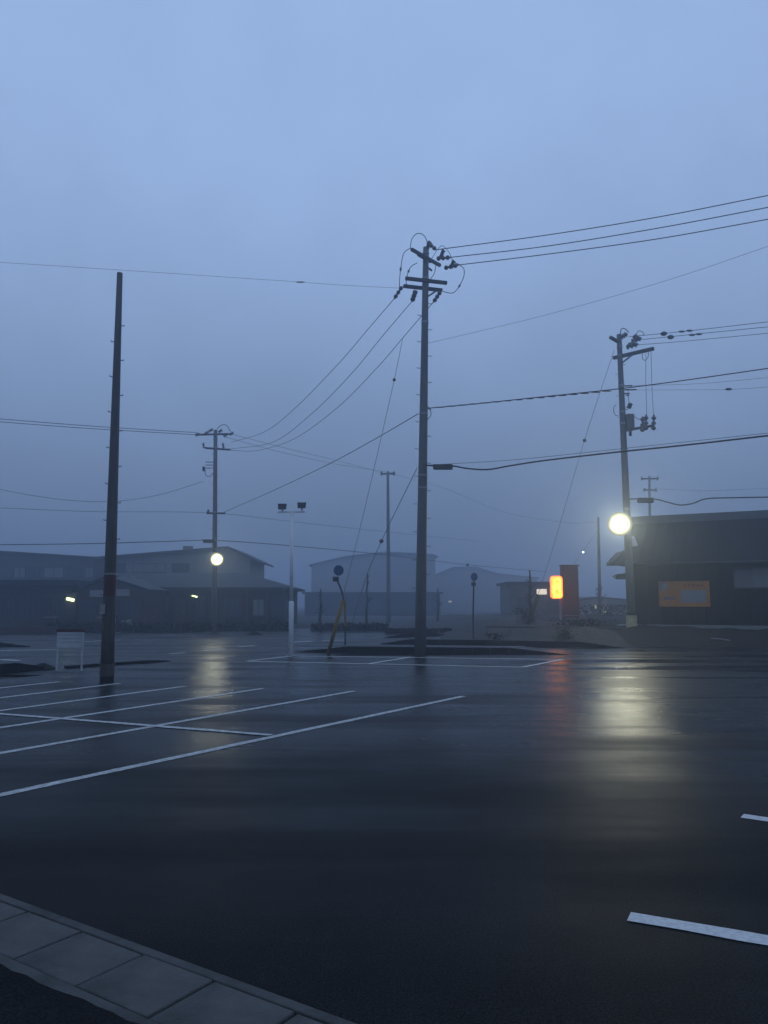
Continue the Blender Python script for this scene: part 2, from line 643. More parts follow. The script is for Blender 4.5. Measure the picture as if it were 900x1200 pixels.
def soil_mound(px, py, wpx, ht, label):
    c = gz(px, py)
    r = wpx * c.y / F / 2
    b = MB()
    rings, seg = 5, 14
    b.v.append((c.x, c.y, ht))
    for i in range(1, rings + 1):
        for k_ in range(seg):
            a = 2 * math.pi * k_ / seg
            rr = r * i / rings * (1 + .18 * math.sin(3 * a + px) + random.uniform(-.08, .08))
            b.v.append((c.x + rr * math.cos(a), c.y + rr * math.sin(a) * .7, max(-.03, ht * (1 - (i / rings) ** 1.6) + random.uniform(-.02, .02))))
    for k_ in range(seg):
        b.f.append((0, 1 + k_, 1 + (k_ + 1) % seg))
    for i in range(rings - 1):
        for k_ in range(seg):
            a, c2 = 1 + i * seg + k_, 1 + i * seg + (k_ + 1) % seg
            b.f.append((a, a + seg, c2 + seg, c2))
    return tag(b.build('soil_mound', M['soil'], smooth=True), label, 'mound')

soil_mound(298, 744, 19, .18, 'small dark soil mound lying alone on the far road')
soil_mound(50, 784, 30, .14, 'dark heap of earth at the kerb beside the white notice board')

# ------------------------------------------------------------------ poles
def shaft(root, a, b, r0, r1, m, seg=14, name='shaft'):
    mb = MB()
    n = 8
    mb.tube([a.lerp(b, i / n) for i in range(n + 1)], [r0 + (r1 - r0) * i / n for i in range(n + 1)], seg)
    return mb.build(name, m, root, smooth=True)


def step_bolts(root, a, b, r0, r1, z0, ang=0.0, gap=.45, ln=.13):
    mb = MB()
    n = int(((b - a).length - z0 - .8) / gap)
    for i in range(n):
        t = (z0 + i * gap) / (b - a).length
        p = a.lerp(b, t)
        r = r0 + (r1 - r0) * t
        sgn = 1 if i % 2 else -1
        d = Vector((math.cos(ang), math.sin(ang), 0)) * sgn
        mb.tube([p + d * r * .8, p + d * (r + ln), p + d * (r + ln) + Vector((0, 0, .03))], .012, 5)
    o = mb.build('step_bolts', M['steel'], root)
    o['kind'] = 'stuff'
    return o


def band(root, a, b, t, r, ht=.08, m=None, name='band'):
    p = a.lerp(b, t)
    d = (b - a).normalized()
    return MB().tube([p - d * ht / 2, p + d * ht / 2], r, 14).build(name, m or M['steel'], root, smooth=False)


def insulator(root, a, b, r=.055, name='insulator'):
    a, b = Vector(a), Vector(b)
    pts, rad = [], []
    n = 3
    for i in range(n):
        for t, k_ in ((0, .45), (.25, 1), (.55, .95), (.6, .45)):
            pts.append(a.lerp(b, (i + t) / n))
            rad.append(r * k_)
    pts.append(b)
    rad.append(r * .4)
    return MB().tube(pts, rad, 8).build(name, M['porcelain'], root, smooth=True)


def smooth_pts(pts, n=8):
    pts = [Vector(p) for p in pts]
    if len(pts) < 3:
        return pts
    ps = [pts[0] * 2 - pts[1]] + pts + [pts[-1] * 2 - pts[-2]]
    res = []
    for i in range(1, len(ps) - 2):
        p0, p1, p2, p3 = ps[i - 1:i + 3]
        for k_ in range(n):
            t = k_ / n
            res.append(.5 * ((2 * p1) + (p2 - p0) * t + (2 * p0 - 5 * p1 + 4 * p2 - p3) * t * t + (3 * p1 - p0 - 3 * p2 + p3) * t ** 3))
    res.append(pts[-1])
    return res


def jumper(root, pts, r=.014, sleeve=None, name='jumper_wire'):
    sp = smooth_pts([P(*q) for q in pts])
    o = MB().tube(sp, r, 5).build(name, M['rubber'], root, smooth=True)
    if sleeve is not None:
        i = int(sleeve * (len(sp) - 2))
        MB().tube(sp[i:i + 3], r * 2.7, 6).build('sleeve', M['porcelain'], o)
    return o


# --- the tall pole in the middle
D0 = 24.6
a, b = P(492.3, 768.5, D0), P(499.2, 290, D0)
a.z = -.1
pole = thing('utility_pole', (a.x, a.y, 0), 'tallest concrete utility pole, standing alone in the middle behind the marked bays', 'utility pole')
shaft(pole, a, b, .185, .095, M['pole'])
step_bolts(pole, a, b, .185, .095, 2.2, .35)
ud = Vector((.645, .765, 0))                      # upper arm runs into depth
lo = Vector((.965, .26, 0))
def on(py, px=None):
    t = (768.5 - py) / (768.5 - 290)
    return a.lerp(b, t)
c = on(304) + Vector((0, -.1, 0))
MB().bar(c - ud * .78, c + ud * .8, .09, .09).build('crossarm', M['dark'], pole)
c2 = on(302) + Vector((0, .12, 0))
MB().bar(c2 - ud * .42, c2 + ud * .3, .08, .08).build('crossarm', M['dark'], pole)
c = on(333) + Vector((0, -.14, 0))
MB().bar(c - lo * .70, c + lo * .74, .1, .1).build('crossarm', M['dark'], pole)
c = on(338.5) + Vector((0, .13, 0))
MB().bar(c - lo * .76, c + lo * .60, .1, .1).build('crossarm', M['dark'], pole)
MB().bar(on(350) + Vector((.1, 0, 0)), P(511, 341, D0 + .2), .05, .05).build('brace', M['dark'], pole)
MB().bar(on(313), P(506, 317, D0 + .2), .05, .05).build('brace', M['dark'], pole)
for t in (.905, .92, .975, .985, .4, .58, .808, .43):
    band(pole, a, b, t, .185 - .09 * t + .012, .07)
for q, r in ((((501, 284, D0), (511, 292.5, D0 - .3)), .07), (((512, 303, D0), (528, 301.5, D0 - .3)), .08),
             (((521, 314, D0 + .2), (537, 310.5, D0 - .2)), .08), (((471, 336, D0 - .1), (462, 350, D0 + .5)), .07),
             (((487, 341, D0), (483, 353, D0 + .5)), .09), (((516, 342, D0), (508, 354, D0 + .5)), .075)):
    insulator(pole, P(*q[0]), P(*q[1]), r)
for q in ((503, 286), (519, 296), (531, 308.5)):
    MB().tube([P(q[0] - 2, q[1] + 5, D0), P(q[0] + .5, q[1] - 3, D0), P(q[0] + 2.5, q[1] - 1, D0)], [.07, .06, .03], 7).build('insulator_cover', M['dark'], pole)
jumper(pole, ((481, 292, D0), (482, 282, D0), (486, 275.5, D0), (491, 273.3, D0), (497, 276, D0), (501, 284, D0)), .013)
jumper(pole, ((480, 291, D0), (473, 297, D0), (470, 312, D0), (468.5, 325, D0), (468, 337, D0)), .013, .55)
jumper(pole, ((489, 308, D0), (482, 312, D0), (478, 320, D0), (476, 330, D0), (478, 338, D0)), .013, .45)
jumper(pole, ((538, 310, D0), (543.5, 315, D0), (543.5, 324, D0), (539, 334, D0), (534, 341, D0), (529, 343.5, D0), (519, 341.5, D0)), .013, .52)
jumper(pole, ((511, 309, D0 + .2), (509, 320, D0 + .1), (504, 328, D0), (501, 336, D0)), .012)
jumper(pole, ((506, 303, D0), (513, 292, D0), (519, 288, D0), (527, 297, D0), (531, 306, D0), (539, 310, D0)), .009)
jumper(pole, ((501, 476, D0), (504, 480, D0), (505, 486, D0), (501, 492, D0)), .012)

# --- bare leaning post on the left
DL = 16.6
la, lb = P(125, 800, DL), P(140.3, 320, DL)
la.z = -.1
post = thing('bare_post', (la.x, la.y, 0), 'bare leaning timber post without arms or wires, left of the picture', 'post')
shaft(post, la, lb, .145, .062, M['wood'])
step_bolts(post, la, lb, .145, .07, 1.9, .5, .4, .05)
def onl(py):
    return la.lerp(lb, (800 - py) / 480)
MB().tube([onl(712), onl(678)], .128, 14, False).build('red_wrap', M['red'], post)
band(post, la, lb, (800 - 676.5) / 480, .13, .03, M['board'], 'white_band')
p = onl(716)
MB().box((p.x - .09, p.y - .13, p.z), (.1, .02, .2)).build('plate', M['board'], post)
p = onl(719)
MB().box((p.x - .16, p.y - .1, p.z - .12), (.12, .02, .035)).build('plate', M['board'], post)
band(post, la, lb, .035, .152, .25, M['wood'], 'base_collar')

# --- lamp pole behind the left road
DF = 45
fa, fb = P(251, 742, DF), P(252.5, 504, DF)
fa.z = -.1
lp = thing('utility_pole', (fa.x, fa.y, 0), 'hazy utility pole with a lit street lamp before the low left roof', 'utility pole')
shaft(lp, fa, fb, .17, .11, M['pole'])
step_bolts(lp, fa, fb, .17, .11, 2.5, .2)
def onf(py):
    return fa.lerp(fb, (742 - py) / 238)
MB().bar(P(229, 509.5, DF - .7), P(272, 508.5, DF + .5), .1, .1).build('crossarm', M['dark'], lp)
MB().bar(P(240, 525, DF - .3), P(270, 527, DF + .3), .1, .1).build('crossarm', M['dark'], lp)
MB().bar(P(242, 601.5, DF - .2), P(264, 601.5, DF + .2), .1, .1).build('crossarm', M['dark'], lp)
for y_ in (541.5, 545, 548.5):
    MB().bar(P(241, y_, DF), P(252, y_, DF), .05, .04).build('bracket', M['dark'], lp)
MB().tube([P(238.5, 547, DF), P(239, 552, DF)], .09, 8).build('cutout', M['dark'], lp)
for q in ((231, 509), (242, 507), (247, 504), (258, 505), (264, 510), (271, 508)):
    insulator(lp, P(q[0] - 2, q[1] + 1.5, DF), P(q[0] + 2.5, q[1] - 1.5, DF), .11)
for q in ((239, 521), (262, 521)):
    insulator(lp, P(q[0], q[1] + 4, DF), P(q[0] - 1, q[1] - 2, DF), .08)
insulator(lp, P(244, 602, DF), P(244, 597, DF), .1)
jumper(lp, ((254, 503, DF), (260, 498, DF), (266, 499, DF), (270, 506, DF)), .02)
jumper(lp, ((240, 551, DF), (241, 557, DF), (246, 558, DF), (251, 553, DF)), .02)
for t in (.955, .91, .59, .45):
    band(lp, fa, fb, t, .17 - .05 * t + .015, .1)

def street_lamp(name, px, py, D, pole_px, glow, label, r, aim):
    c = P(px, py, D)
    t = thing(name, (c.x, c.y, c.z), label, 'street lamp')
    q = P(pole_px, py - 4, D + .15)
    MB().tube(smooth_pts([q, c.lerp(q, .5) + Vector((0, 0, .14)), c + Vector((0, .02, r * .9))]), .025, 6).build('arm', M['steel'], t, smooth=True)
    # opaque reflector shell behind, oversize lens disc bulging towards the lot
    ax = Vector(aim).normalized()
    sa = ax.cross(Vector((0, 0, 1))).normalized()
    sb2 = sa.cross(ax)
    def cap(k0, k1, rr, n=7, sg=20):
        m_ = MB()
        for i in range(n + 1):
            th = k0 + (k1 - k0) * i / n
            for k_ in range(sg):
                a_ = 2 * math.pi * k_ / sg
                m_.v.append(tuple(c + ax * math.cos(th) * rr + (sa * math.cos(a_) + sb2 * math.sin(a_)) * max(.002, math.sin(th)) * rr))
        for i in range(n):
            for k_ in range(sg):
                q0, q1 = i * sg + k_, i * sg + (k_ + 1) % sg
                m_.f.append((q0, q0 + sg, q1 + sg, q1))
        return m_
    # oversize lens: hot core, outer rings paint the lamp's glow into fading emission
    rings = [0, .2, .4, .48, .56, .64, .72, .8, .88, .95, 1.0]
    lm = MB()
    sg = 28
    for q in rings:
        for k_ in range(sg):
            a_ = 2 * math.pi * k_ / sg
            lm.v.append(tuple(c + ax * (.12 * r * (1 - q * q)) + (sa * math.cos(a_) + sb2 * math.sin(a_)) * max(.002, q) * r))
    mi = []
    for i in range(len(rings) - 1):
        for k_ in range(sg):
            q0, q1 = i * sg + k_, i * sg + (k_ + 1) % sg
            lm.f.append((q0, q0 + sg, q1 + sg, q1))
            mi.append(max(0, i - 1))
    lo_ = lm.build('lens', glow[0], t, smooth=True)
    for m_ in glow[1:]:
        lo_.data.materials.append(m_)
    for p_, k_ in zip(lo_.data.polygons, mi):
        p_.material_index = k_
    cap(math.pi * .5, math.pi, r * 1.0).build('reflector', M['steel'], t, smooth=True)
    return t

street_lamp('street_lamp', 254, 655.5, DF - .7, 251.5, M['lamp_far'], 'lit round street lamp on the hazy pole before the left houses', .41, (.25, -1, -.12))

# --- pole on the right with the bright lamp
DR = 34
ra, rb = P(740.5, 736, DR), P(725.5, 392, DR)
ra.z = .45
rp = thing('utility_pole', (ra.x, ra.y, .5), 'leaning utility pole with a transformer box at the corner of the black building', 'utility pole')
shaft(rp, ra, rb, .19, .11, M['pole'])
step_bolts(rp, ra, rb, .19, .11, 2.5, .3, .5)
def onr(py):
    return ra.lerp(rb, (736 - py) / 344)
MB().tube([onr(734), onr(719)], .235, 14).build('guard_sleeve', mat('pale_striped_guard', (.5, .42, .22), .6, .3, 5), rp)
band(rp, ra, rb, .055, .24, .08, M['dark'])
MB().bar(P(715, 395, DR - .3), P(727, 402, DR), .12, .12).build('crossarm', M['dark'], rp)
MB().bar(P(719, 419.5, DR + .3), P(766, 408.5, DR - 1.2), .14, .14).build('crossarm', M['dark'], rp)
MB().bar(onr(428), P(742, 415, DR - .4), .06, .06).build('brace', M['steel'], rp)
p = onr(498)
MB().box((p.x + .28, p.y - .05, p.z), (.34, .42, .74)).build('transformer_box', M['porcelain'], rp, bevel=.03)
MB().box((p.x + .3, p.y - .05, p.z - .5), (.1, .1, .22)).build('bracket', M['dark'], rp)
MB().bar(P(738, 503.5, DR), P(767, 498.5, DR - .6), .1, .1).build('crossarm', M['dark'], rp)
for q in ((753, 500), (757, 498), (766, 498)):
    insulator(rp, P(q[0], q[1] + 6, DR - .5), P(q[0] + .3, q[1] - 12, DR - .5), .11, 'fuse_cutout')
for q in ((728, 395, 735, 391), (740, 400, 752, 396), (734, 407, 748, 403), (737, 404.5, 744, 403), (744, 394, 748, 398)):
    insulator(rp, P(q[0], q[1], DR), P(q[2], q[3], DR - .2), .13)
jumper(rp, ((727, 392, DR), (728, 386, DR), (732, 385, DR), (737, 389.5, DR)), .02)
jumper(rp, ((744, 395, DR), (748, 388, DR), (753, 389, DR), (755, 393, DR)), .016)
jumper(rp, ((753, 412, DR), (753, 420, DR), (757, 422, DR), (760, 416, DR), (759, 411, DR)), .014)
jumper(rp, ((757, 413, DR - .5), (757, 450, DR - .5), (758, 488, DR - .5)), .01)
jumper(rp, ((763, 411, DR - .6), (764, 450, DR - .6), (766, 488, DR - .6)), .01)
jumper(rp, ((738, 490, DR), (742, 487.5, DR), (748, 491, DR), (752, 490, DR - .4)), .014)
jumper(rp, ((722, 474, DR), (719, 479, DR), (721, 486, DR), (725, 487, DR)), .014)
for y_, x0, x1 in ((452, 732, 741), (456.5, 732, 746), (461, 732, 738), (463, 734, 737)):
    MB().bar(P(x0, y_ + .3, DR), P(x1, y_, DR - .1), .06, .05).build('bracket', M['dark'], rp)
MB().tube([P(737, 478, DR), P(739, 473, DR)], .1, 7).build('cutout', M['dark'], rp)
jumper(rp, ((731, 478, DR), (735, 480, DR), (738, 476, DR)), .016)
jumper(rp, ((736, 456, DR), (736.5, 466, DR), (737.5, 474, DR)), .012)
for t in (.955, .925, .82, .73, .69, .6, .4):
    band(rp, ra, rb, t, .19 - .08 * t + .016, .1)
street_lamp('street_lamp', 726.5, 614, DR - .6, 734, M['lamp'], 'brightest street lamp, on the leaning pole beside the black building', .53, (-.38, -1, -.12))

# --- far poles, thin in the fog
def far_pole(px0, py0, px1, py1, D, r, label, arms, group='hazy poles far down the road'):
    p0, p1 = P(px0, py0, D), P(px1, py1, D)
    p0.z = -.1
    t = thing('utility_pole', (p0.x, p0.y, 0), label, 'utility pole', group)
    shaft(t, p0, p1, r, r * .6, M['pole'], 10)
    for (x0, y0, x1, y1) in arms:
        MB().bar(P(x0, y0, D), P(x1, y1, D), .14, .14).build('crossarm', M['dark'], t)
        for xx in (x0 + 1.2, x1 - 1.2):
            insulator(t, P(xx, (y0 + y1) / 2 + 2, D), P(xx, (y0 + y1) / 2 - 3, D), .12)
    return t

far_pole(455.5, 729, 454.5, 552.5, 70, .2, 'pale distant pole with one short crossarm above the foggy hall', ((446, 555.5, 463, 555),))
far_pole(763, 729, 761, 558, 75, .2, 'pale distant pole whose double crossarms rise behind the black building roof',
         ((751, 561, 772, 561), (754, 574, 770, 574.5)))
far_pole(703.5, 732, 701, 606, 66, .17, 'faint thin pole in the fog between the red panel and the bright lamp', ())

# --- white twin floodlight mast
DM = 24.4
ma, mt = P(341, 767.5, DM), P(342, 601, DM)
ma.z = -.02
mast = thing('floodlight_mast', (ma.x, ma.y, 0), 'white lamp mast with two unlit square floodlights at the corner of the bays', 'lamp mast')
mid = ma.lerp(mt, .37)
MB().tube([ma, mid, mid + Vector((0, 0, .04))], [.078, .078, .06], 12).build('lower_tube', M['white'], mast, smooth=True)
MB().tube([mid, mt], [.058, .05], 12).build('upper_tube', M['white'], mast, smooth=True)
MB().box((ma.x, ma.y, .012), (.3, .3, .03)).build('base_plate', M['steel'], mast)
MB().bar(P(325.5, 600.3, DM), P(357.5, 599.8, DM), .06, .05).build('cross_bar', M['white'], mast)
for (x, y, rz) in ((331, 594.3, .12), (353.8, 592.8, -.1)):
    c = P(x, y, DM)
    f_ = MB()
    dx = .125
    sk = .02
    front = [c + Vector((-dx, -.1, -.09)), c + Vector((dx, -.1, -.09)), c + Vector((dx + sk, -.06, .105)), c + Vector((-dx - sk, -.06, .105))]
    back = [c + Vector((-dx * .7, .08, -.06)), c + Vector((dx * .7, .08, -.06)), c + Vector((dx * .7, .1, .07)), c + Vector((-dx * .7, .1, .07))]
    f_.v = [tuple(q) for q in front + back]
    f_.f = [(0, 1, 2, 3), (7, 6, 5, 4), (1, 0, 4, 5), (2, 1, 5, 6), (3, 2, 6, 7), (0, 3, 7, 4)]
    fl = f_.build('floodlight', M['dark'], mast)
    g_ = MB()
    g_.poly([q + (c - q) * .18 + Vector((0, -.012, 0)) for q in front])
    g_.build('lens', M['glass'], fl)
    MB().bar(c + Vector((0, 0, -.08)), P(x, 600, DM), .05, .03).build('bracket', M['white'], mast)

# ------------------------------------------------------------------ wires
def wire(label, pts, r=.014, name='power_line', extend=(0, 0), closure=None, spacers=(), cat='power line', group=None):
    q = [P(*p) if len(p) == 3 and not isinstance(p, Vector) else p for p in pts]
    sp = smooth_pts(q, 10)
    for end, L_ in ((0, extend[0]), (-1, extend[1])):
        if L_:
            e0, e1 = (sp[0], sp[3]) if end == 0 else (sp[-1], sp[-4])
            d = (e0 - e1)
            d.z *= .3
            d.normalize()
            new = [e0 + d * L_ * k_ / 4 for k_ in range(1, 5)]
            sp = new[::-1] + sp if end == 0 else sp + new
    root = MB().tube(sp, r, 5).build(name, M['rubber'], None, smooth=True)
    tag(root, label, cat, group)
    for (p0, p1, wd, ht) in (closure or ()):
        MB().bar(P(*p0), P(*p1), wd, ht).build('splice_box', M['dark'], root, bevel=.03)
    for p0, rr in spacers:
        c = P(*p0)
        MB().tube([c - Vector((.14, 0, 0)), c - Vector((.05, 0, 0)), c + Vector((.05, 0, 0)), c + Vector((.14, 0, 0))], [rr * .5, rr, rr, rr * .5], 6).build('spacer', M['dark'], root)
    return root

gR = 'overhead lines from the middle pole to the right'
wire('uppermost of three heavy wires from the middle pole top to the right', ((512, 292.5, 24.3), (640, 275.5, 23.5), (770, 254.5, 22.4), (905, 228, 21.3)), .015, extend=(0, 25), group=gR)
wire('second of three heavy wires from the middle pole top to the right', ((528, 301.5, 24.3), (640, 288.5, 23.4), (770, 267.5, 22.4), (905, 242, 21.3)), .015, extend=(0, 25), group=gR)
wire('lowest of three heavy wires from the middle pole top to the right', ((537, 310.5, 24.4), (640, 298, 23.6), (770, 280, 22.5), (905, 256, 21.4)), .015, extend=(0, 25), group=gR)
wire('thin single wire rising right from the middle pole shaft below the arms', ((500.5, 402.5, 24.5), (640, 369, 23), (780, 329, 21.2), (905, 287, 19.6)), .005, extend=(0, 25))
wire('twisted cable crossing in front of the right pole at mid height', ((501, 478.5, 24.5), (560, 473, 24), (640, 464.5, 23.2), (722, 456, 22.2), (800, 446, 21.3), (905, 431, 20)), .016,
     spacers=[((503 + i * 13, 478.4 - i * 1.25, 24.4 - i * .12), .021) for i in range(1, 17)], extend=(0, 25), name='cable', cat='cable')
wire('thick black cable with a long splice box right of the middle pole', ((498, 545, 24.5), (510, 546, 24.3), (530, 546, 24), (548, 549, 23.8), (572, 550.2, 23.5), (600, 545.5, 23.1), (640, 539.5, 22.6), (722, 530, 21.8), (800, 522, 21), (905, 510, 19.8)),
     .025, closure=[((508, 547.2, 24.2), (530.5, 547.2, 24), .16, .17)], extend=(0, 25), name='cable', cat='cable')
wire('thin support strand just above the thick black cable', ((498, 545, 24.6), (600, 539, 23.3), (722, 526.5, 22), (905, 507, 20)), .007, extend=(0, 25), name='cable', cat='cable')
wire('sagging cable with a splice box below the lamp height by the right pole', ((733, 585, 34), (748, 584.5, 33.9), (768, 585, 33.8), (782, 588.5, 33.7), (797, 591.8, 33.6), (812, 590, 33.5), (828, 584.5, 33.4), (860, 583.3, 33.2), (905, 582.5, 33)),
     .03, closure=[((747, 586.3, 33.8), (766, 586.3, 33.7), .22, .22)], extend=(0, 25), name='cable', cat='cable')
gP = 'three lines leaving the right pole top'
wire('upper wire with spacers from the right pole top', ((737, 394.5, 34), (800, 388.5, 33.5), (905, 376.5, 32.5)), .014, extend=(0, 25), group=gP, spacers=[((778, 391, 33.7), .1), ((799, 388.5, 33.5), .05), ((808, 387.5, 33.4), .05)])
wire('middle wire with spacers from the right pole top', ((752, 398, 33.8), (800, 393, 33.4), (905, 382.5, 32.5)), .014, extend=(0, 25), group=gP, spacers=[((786, 395, 33.6), .1), ((811, 392.5, 33.3), .05), ((819, 391.5, 33.2), .05)])
wire('lowest wire of three from the right pole top', ((748, 404, 33.8), (800, 400, 33.4), (905, 390, 32.5)), .012, extend=(0, 25), group=gP)
wire('faint thin wire from the right pole bracket, upper of two', ((741, 452, 34), (820, 449.5, 33.4), (905, 442, 32.7)), .007, extend=(0, 25))
wire('faint thin wire from the right pole bracket, lower with one spacer', ((746, 457, 34), (850, 456.5, 33.3), (905, 453, 32.8)), .007, extend=(0, 25), spacers=[((854, 456, 33.2), .06)])
wire('very faint line at the far pole behind the right building', ((771, 573, 75), (830, 575, 70), (905, 572, 66)), .012, extend=(0, 25))
gL = 'three lines from the middle pole down to the lamp pole'
wire('leftmost curved wire from the middle pole arm down to the lamp pole', ((462, 350, 25.1), (432, 385, 27), (395, 428, 30), (345, 479, 36), (310, 506, 40), (271, 518, 44.9)), .012, group=gL)
wire('middle curved wire from the middle pole arm down to the lamp pole', ((483, 353, 25.1), (449, 393, 27), (410, 440, 30), (365, 485, 35), (320, 518, 40), (271, 526, 44.9)), .012, group=gL)
wire('rightmost curved wire from the middle pole arm down to the lamp pole', ((508, 354, 25.1), (478, 389, 26.8), (441, 432, 29.5), (395, 478, 34), (345, 514, 40), (300, 528, 43), (264, 527, 45)), .012, group=gL)
wire('straight rising cable from the lamp pole arm to the middle pole shaft', ((263, 600, 45), (320, 575, 38), (385, 544, 31.5), (435, 517, 28), (490, 485, 24.7)), .014, name='cable', cat='cable')
wire('thin high wire from the left edge to the middle pole arm', ((-5, 307, 22.6), (150, 317, 23.1), (330, 329, 23.9), (400, 334, 24.2), (468, 337.5, 24.5)), .005, extend=(20, 0), spacers=[((352, 330.5, 24), .022)])
gW = 'lines arriving at the lamp pole from the left'
wire('upper of the parallel heavy wires from the left to the lamp pole top', ((-5, 490.5, 42), (110, 499.5, 43.5), (231, 507, 44.6)), .018, extend=(25, 0), group=gW)
wire('lower of the parallel heavy wires from the left to the lamp pole top', ((-5, 494, 42), (110, 502.5, 43.5), (231, 509.5, 44.6)), .018, extend=(25, 0), group=gW)
wire('slack low wire sagging deep between the left edge and lamp pole', ((-5, 572.5, 42), (40, 581, 42.7), (90, 587, 43.2), (140, 587, 43.8), (190, 579, 44.3), (238, 564, 45)), .012, extend=(25, 0))
wire('level thin wire through the lower arm of the lamp pole', ((-5, 595, 42), (110, 599.5, 43.5), (246, 601, 45), (340, 611, 50), (450, 623, 60), (560, 634, 75)), .011, extend=(25, 0))
wire('thick low cable with splice box at the lamp pole, running far right', ((-5, 638.5, 42), (110, 637, 43.5), (225, 633.5, 44.8), (250, 633, 45), (340, 639.5, 50), (450, 650, 60), (550, 662, 75), (640, 670, 92)), .022,
     closure=[((238, 634.2, 44.7), (252, 634.2, 44.7), .25, .2)], spacers=[((548, 662, 75), .15)], extend=(25, 0), name='cable', cat='cable')
gF = 'lines going on from the lamp pole to the far pole'
wire('upper hazy wire from the lamp pole to the far pole', ((271, 508.5, 45), (330, 524, 51), (400, 541, 61), (447, 554, 70)), .012, group=gF)
wire('lower hazy wire from the lamp pole to the far pole', ((264, 512, 45), (330, 530, 51), (400, 545, 61), (462, 554, 70)), .012, group=gF)
wire('faint dropping wire right of the middle pole in the fog', ((462, 556, 70), (520, 572, 72), (590, 600, 75), (660, 612, 70), (701, 612, 66)), .012)

# guy wires with yellow guards and egg insulators
def guy(label, pts, r, ball, guard, guard_m='yellow'):
    sp = smooth_pts([P(*p) for p in pts], 6)
    root = MB().tube(sp, r, 5).build('guy_wire', M['steel'], None, smooth=True)
    tag(root, label, 'guy wire')
    for bpos, br in ball:
        c = P(*bpos)
        MB().tube([c + Vector((0, 0, -br)), c + Vector((0, 0, -br * .4)), c + Vector((0, 0, br * .4)), c + Vector((0, 0, br))],
                  [br * .35, br, br, br * .35], 8).build('egg_insulator', M['porcelain'], root, smooth=True)
    if guard:
        g0, g1, gr = guard
        MB().tube([P(*g0), P(*g1)], gr, 10).build('guard_tube', M[guard_m], root, smooth=True)
    return root

guy('long steel guy wire from the middle pole arms down to a thick yellow guard tube',
    ((472, 396, 24.6), (462, 445, 24.5), (445, 520, 24.6), (418, 635, 24.8), (384, 768, 25.1)), .009,
    [((462, 445, 24.5), .055)], ((402, 703, 24.95), (384, 768, 25.1), .062))
guy('short steel guy wire leaning left from the middle pole shaft with one insulator', ((489, 548, 24.7), (447, 634, 30), (428, 680, 34), (408, 745, 38)), .013, [((447, 634, 30), .085)], None)
guy('faint guy wire from the right pole down to a mossy yellow guard', ((720, 410, 34.2), (685, 516, 36), (645, 652, 38), (618, 734, 39)), .011,
    [((685, 516, 36), .085)], ((631, 697, 38.5), (617, 736, 39), .09), 'weed')
g = guy('faint guy strand with a painted glint from the thin foggy pole', ((700, 622, 66), (683, 646.5, 64), (664, 672, 62), (650, 690, 61)), .02, [], None)
c = P(683.5, 647, 63.8)
MB().box((c.x, c.y, c.z), (.12, .05, .12)).build('painted_glint', M['glint'], g)  # glint put in as a small glowing box on the strand

# ------------------------------------------------------------------ signs
# white notice board with red header
DB = 18
c0, c1 = G(69.5, 786), G(98.5, 786)
nb = thing('notice_board', ((c0.x + c1.x) / 2, c0.y, 0), 'white notice board on two legs with a red top strip, left by the kerb', 'notice board')
Y0 = c0.y
xl, xr = X(70.5, Y0), X(98.5, Y0)
for x in (xl, xr):
    MB().tube([(x - (.01 if x == xl else -.01), Y0, -.03), (x, Y0 - .01, Z(742, Y0))], .026, 8).build('leg', M['notice'], nb)
x0, x1 = X(69.8, Y0), X(101.2, Y0)
z0, z1 = Z(759, Y0), Z(740.5, Y0)
MB().box(((x0 + x1) / 2, Y0 - .05, (z0 + z1) / 2), (x1 - x0, .03, z1 - z0)).build('panel', M['notice'], nb, bevel=.005)
MB().box(((x0 + x1) / 2, Y0 - .055, z1 + .035), (x1 - x0 + .03, .05, .06)).build('header_strip', M['red'], nb)
for i in range(3):
    zz = z1 - .07 - i * .085
    MB().box(((x0 + x1) / 2, Y0 - .068, zz), (x1 - x0 - .03, .006, .008)).build('groove', M['steel'], nb)
MB().box(((xl + xr) / 2, Y0, .26), (xr - xl, .02, .02)).build('rail', M['steel'], nb)

# round blue road signs
def blue_sign(label, poles, disc, plate, D, r, yaw, wrap=None):
    b0 = P(*poles[0], D)
    t = thing('road_sign', (b0.x, b0.y, 0), label, 'road sign')
    pp = [P(x, y, D) for x, y in poles]
    pp[0].z = -.05
    MB().tube(smooth_pts(pp, 6), .034, 8).build('post', M['dark'], t, smooth=True)
    c = P(*disc, D - .08)
    nrm = Vector((math.sin(yaw), -math.cos(yaw), 0))
    MB().tube([c - nrm * .012, c + nrm * .012], r, 24).build('disc', M['blue'], t)
    MB().tube([c + nrm * -.016, c + nrm * .006], r * 1.06, 24).build('rim', M['board'], t)
    c2 = P(*plate, D - .06)
    MB().box((c2.x, c2.y, c2.z), (r * 1.2, .05, r * .85), yaw).build('plate', M['dark'], t)
    MB().box((c2.x, c2.y - .03, c2.z + r * .52), (r * 1.35, .03, r * .12), yaw).build('plate_edge', M['board'], t)
    if wrap:
        q0, q1 = P(*wrap[0], D), P(*wrap[1], D)
        MB().tube([q0, q1], .04, 8).build('yellow_wrap', M['yellow'], t)
    return t

blue_sign('round blue road sign on a bent post beside the yellow guard tube', ((404.5, 759), (404.5, 725), (403, 705), (400, 692), (396, 682), (394, 676)), (396.8, 668.5), (393.5, 679), 29.2, .19, .35,
          ((404.2, 704), (404.5, 734)))
blue_sign('round blue road sign on a straight post right of the middle pole', ((554.5, 752), (554.5, 720), (555, 695), (555.2, 684), (555.5, 678)), (555.8, 676), (555, 684.5), 33, .17, .55)

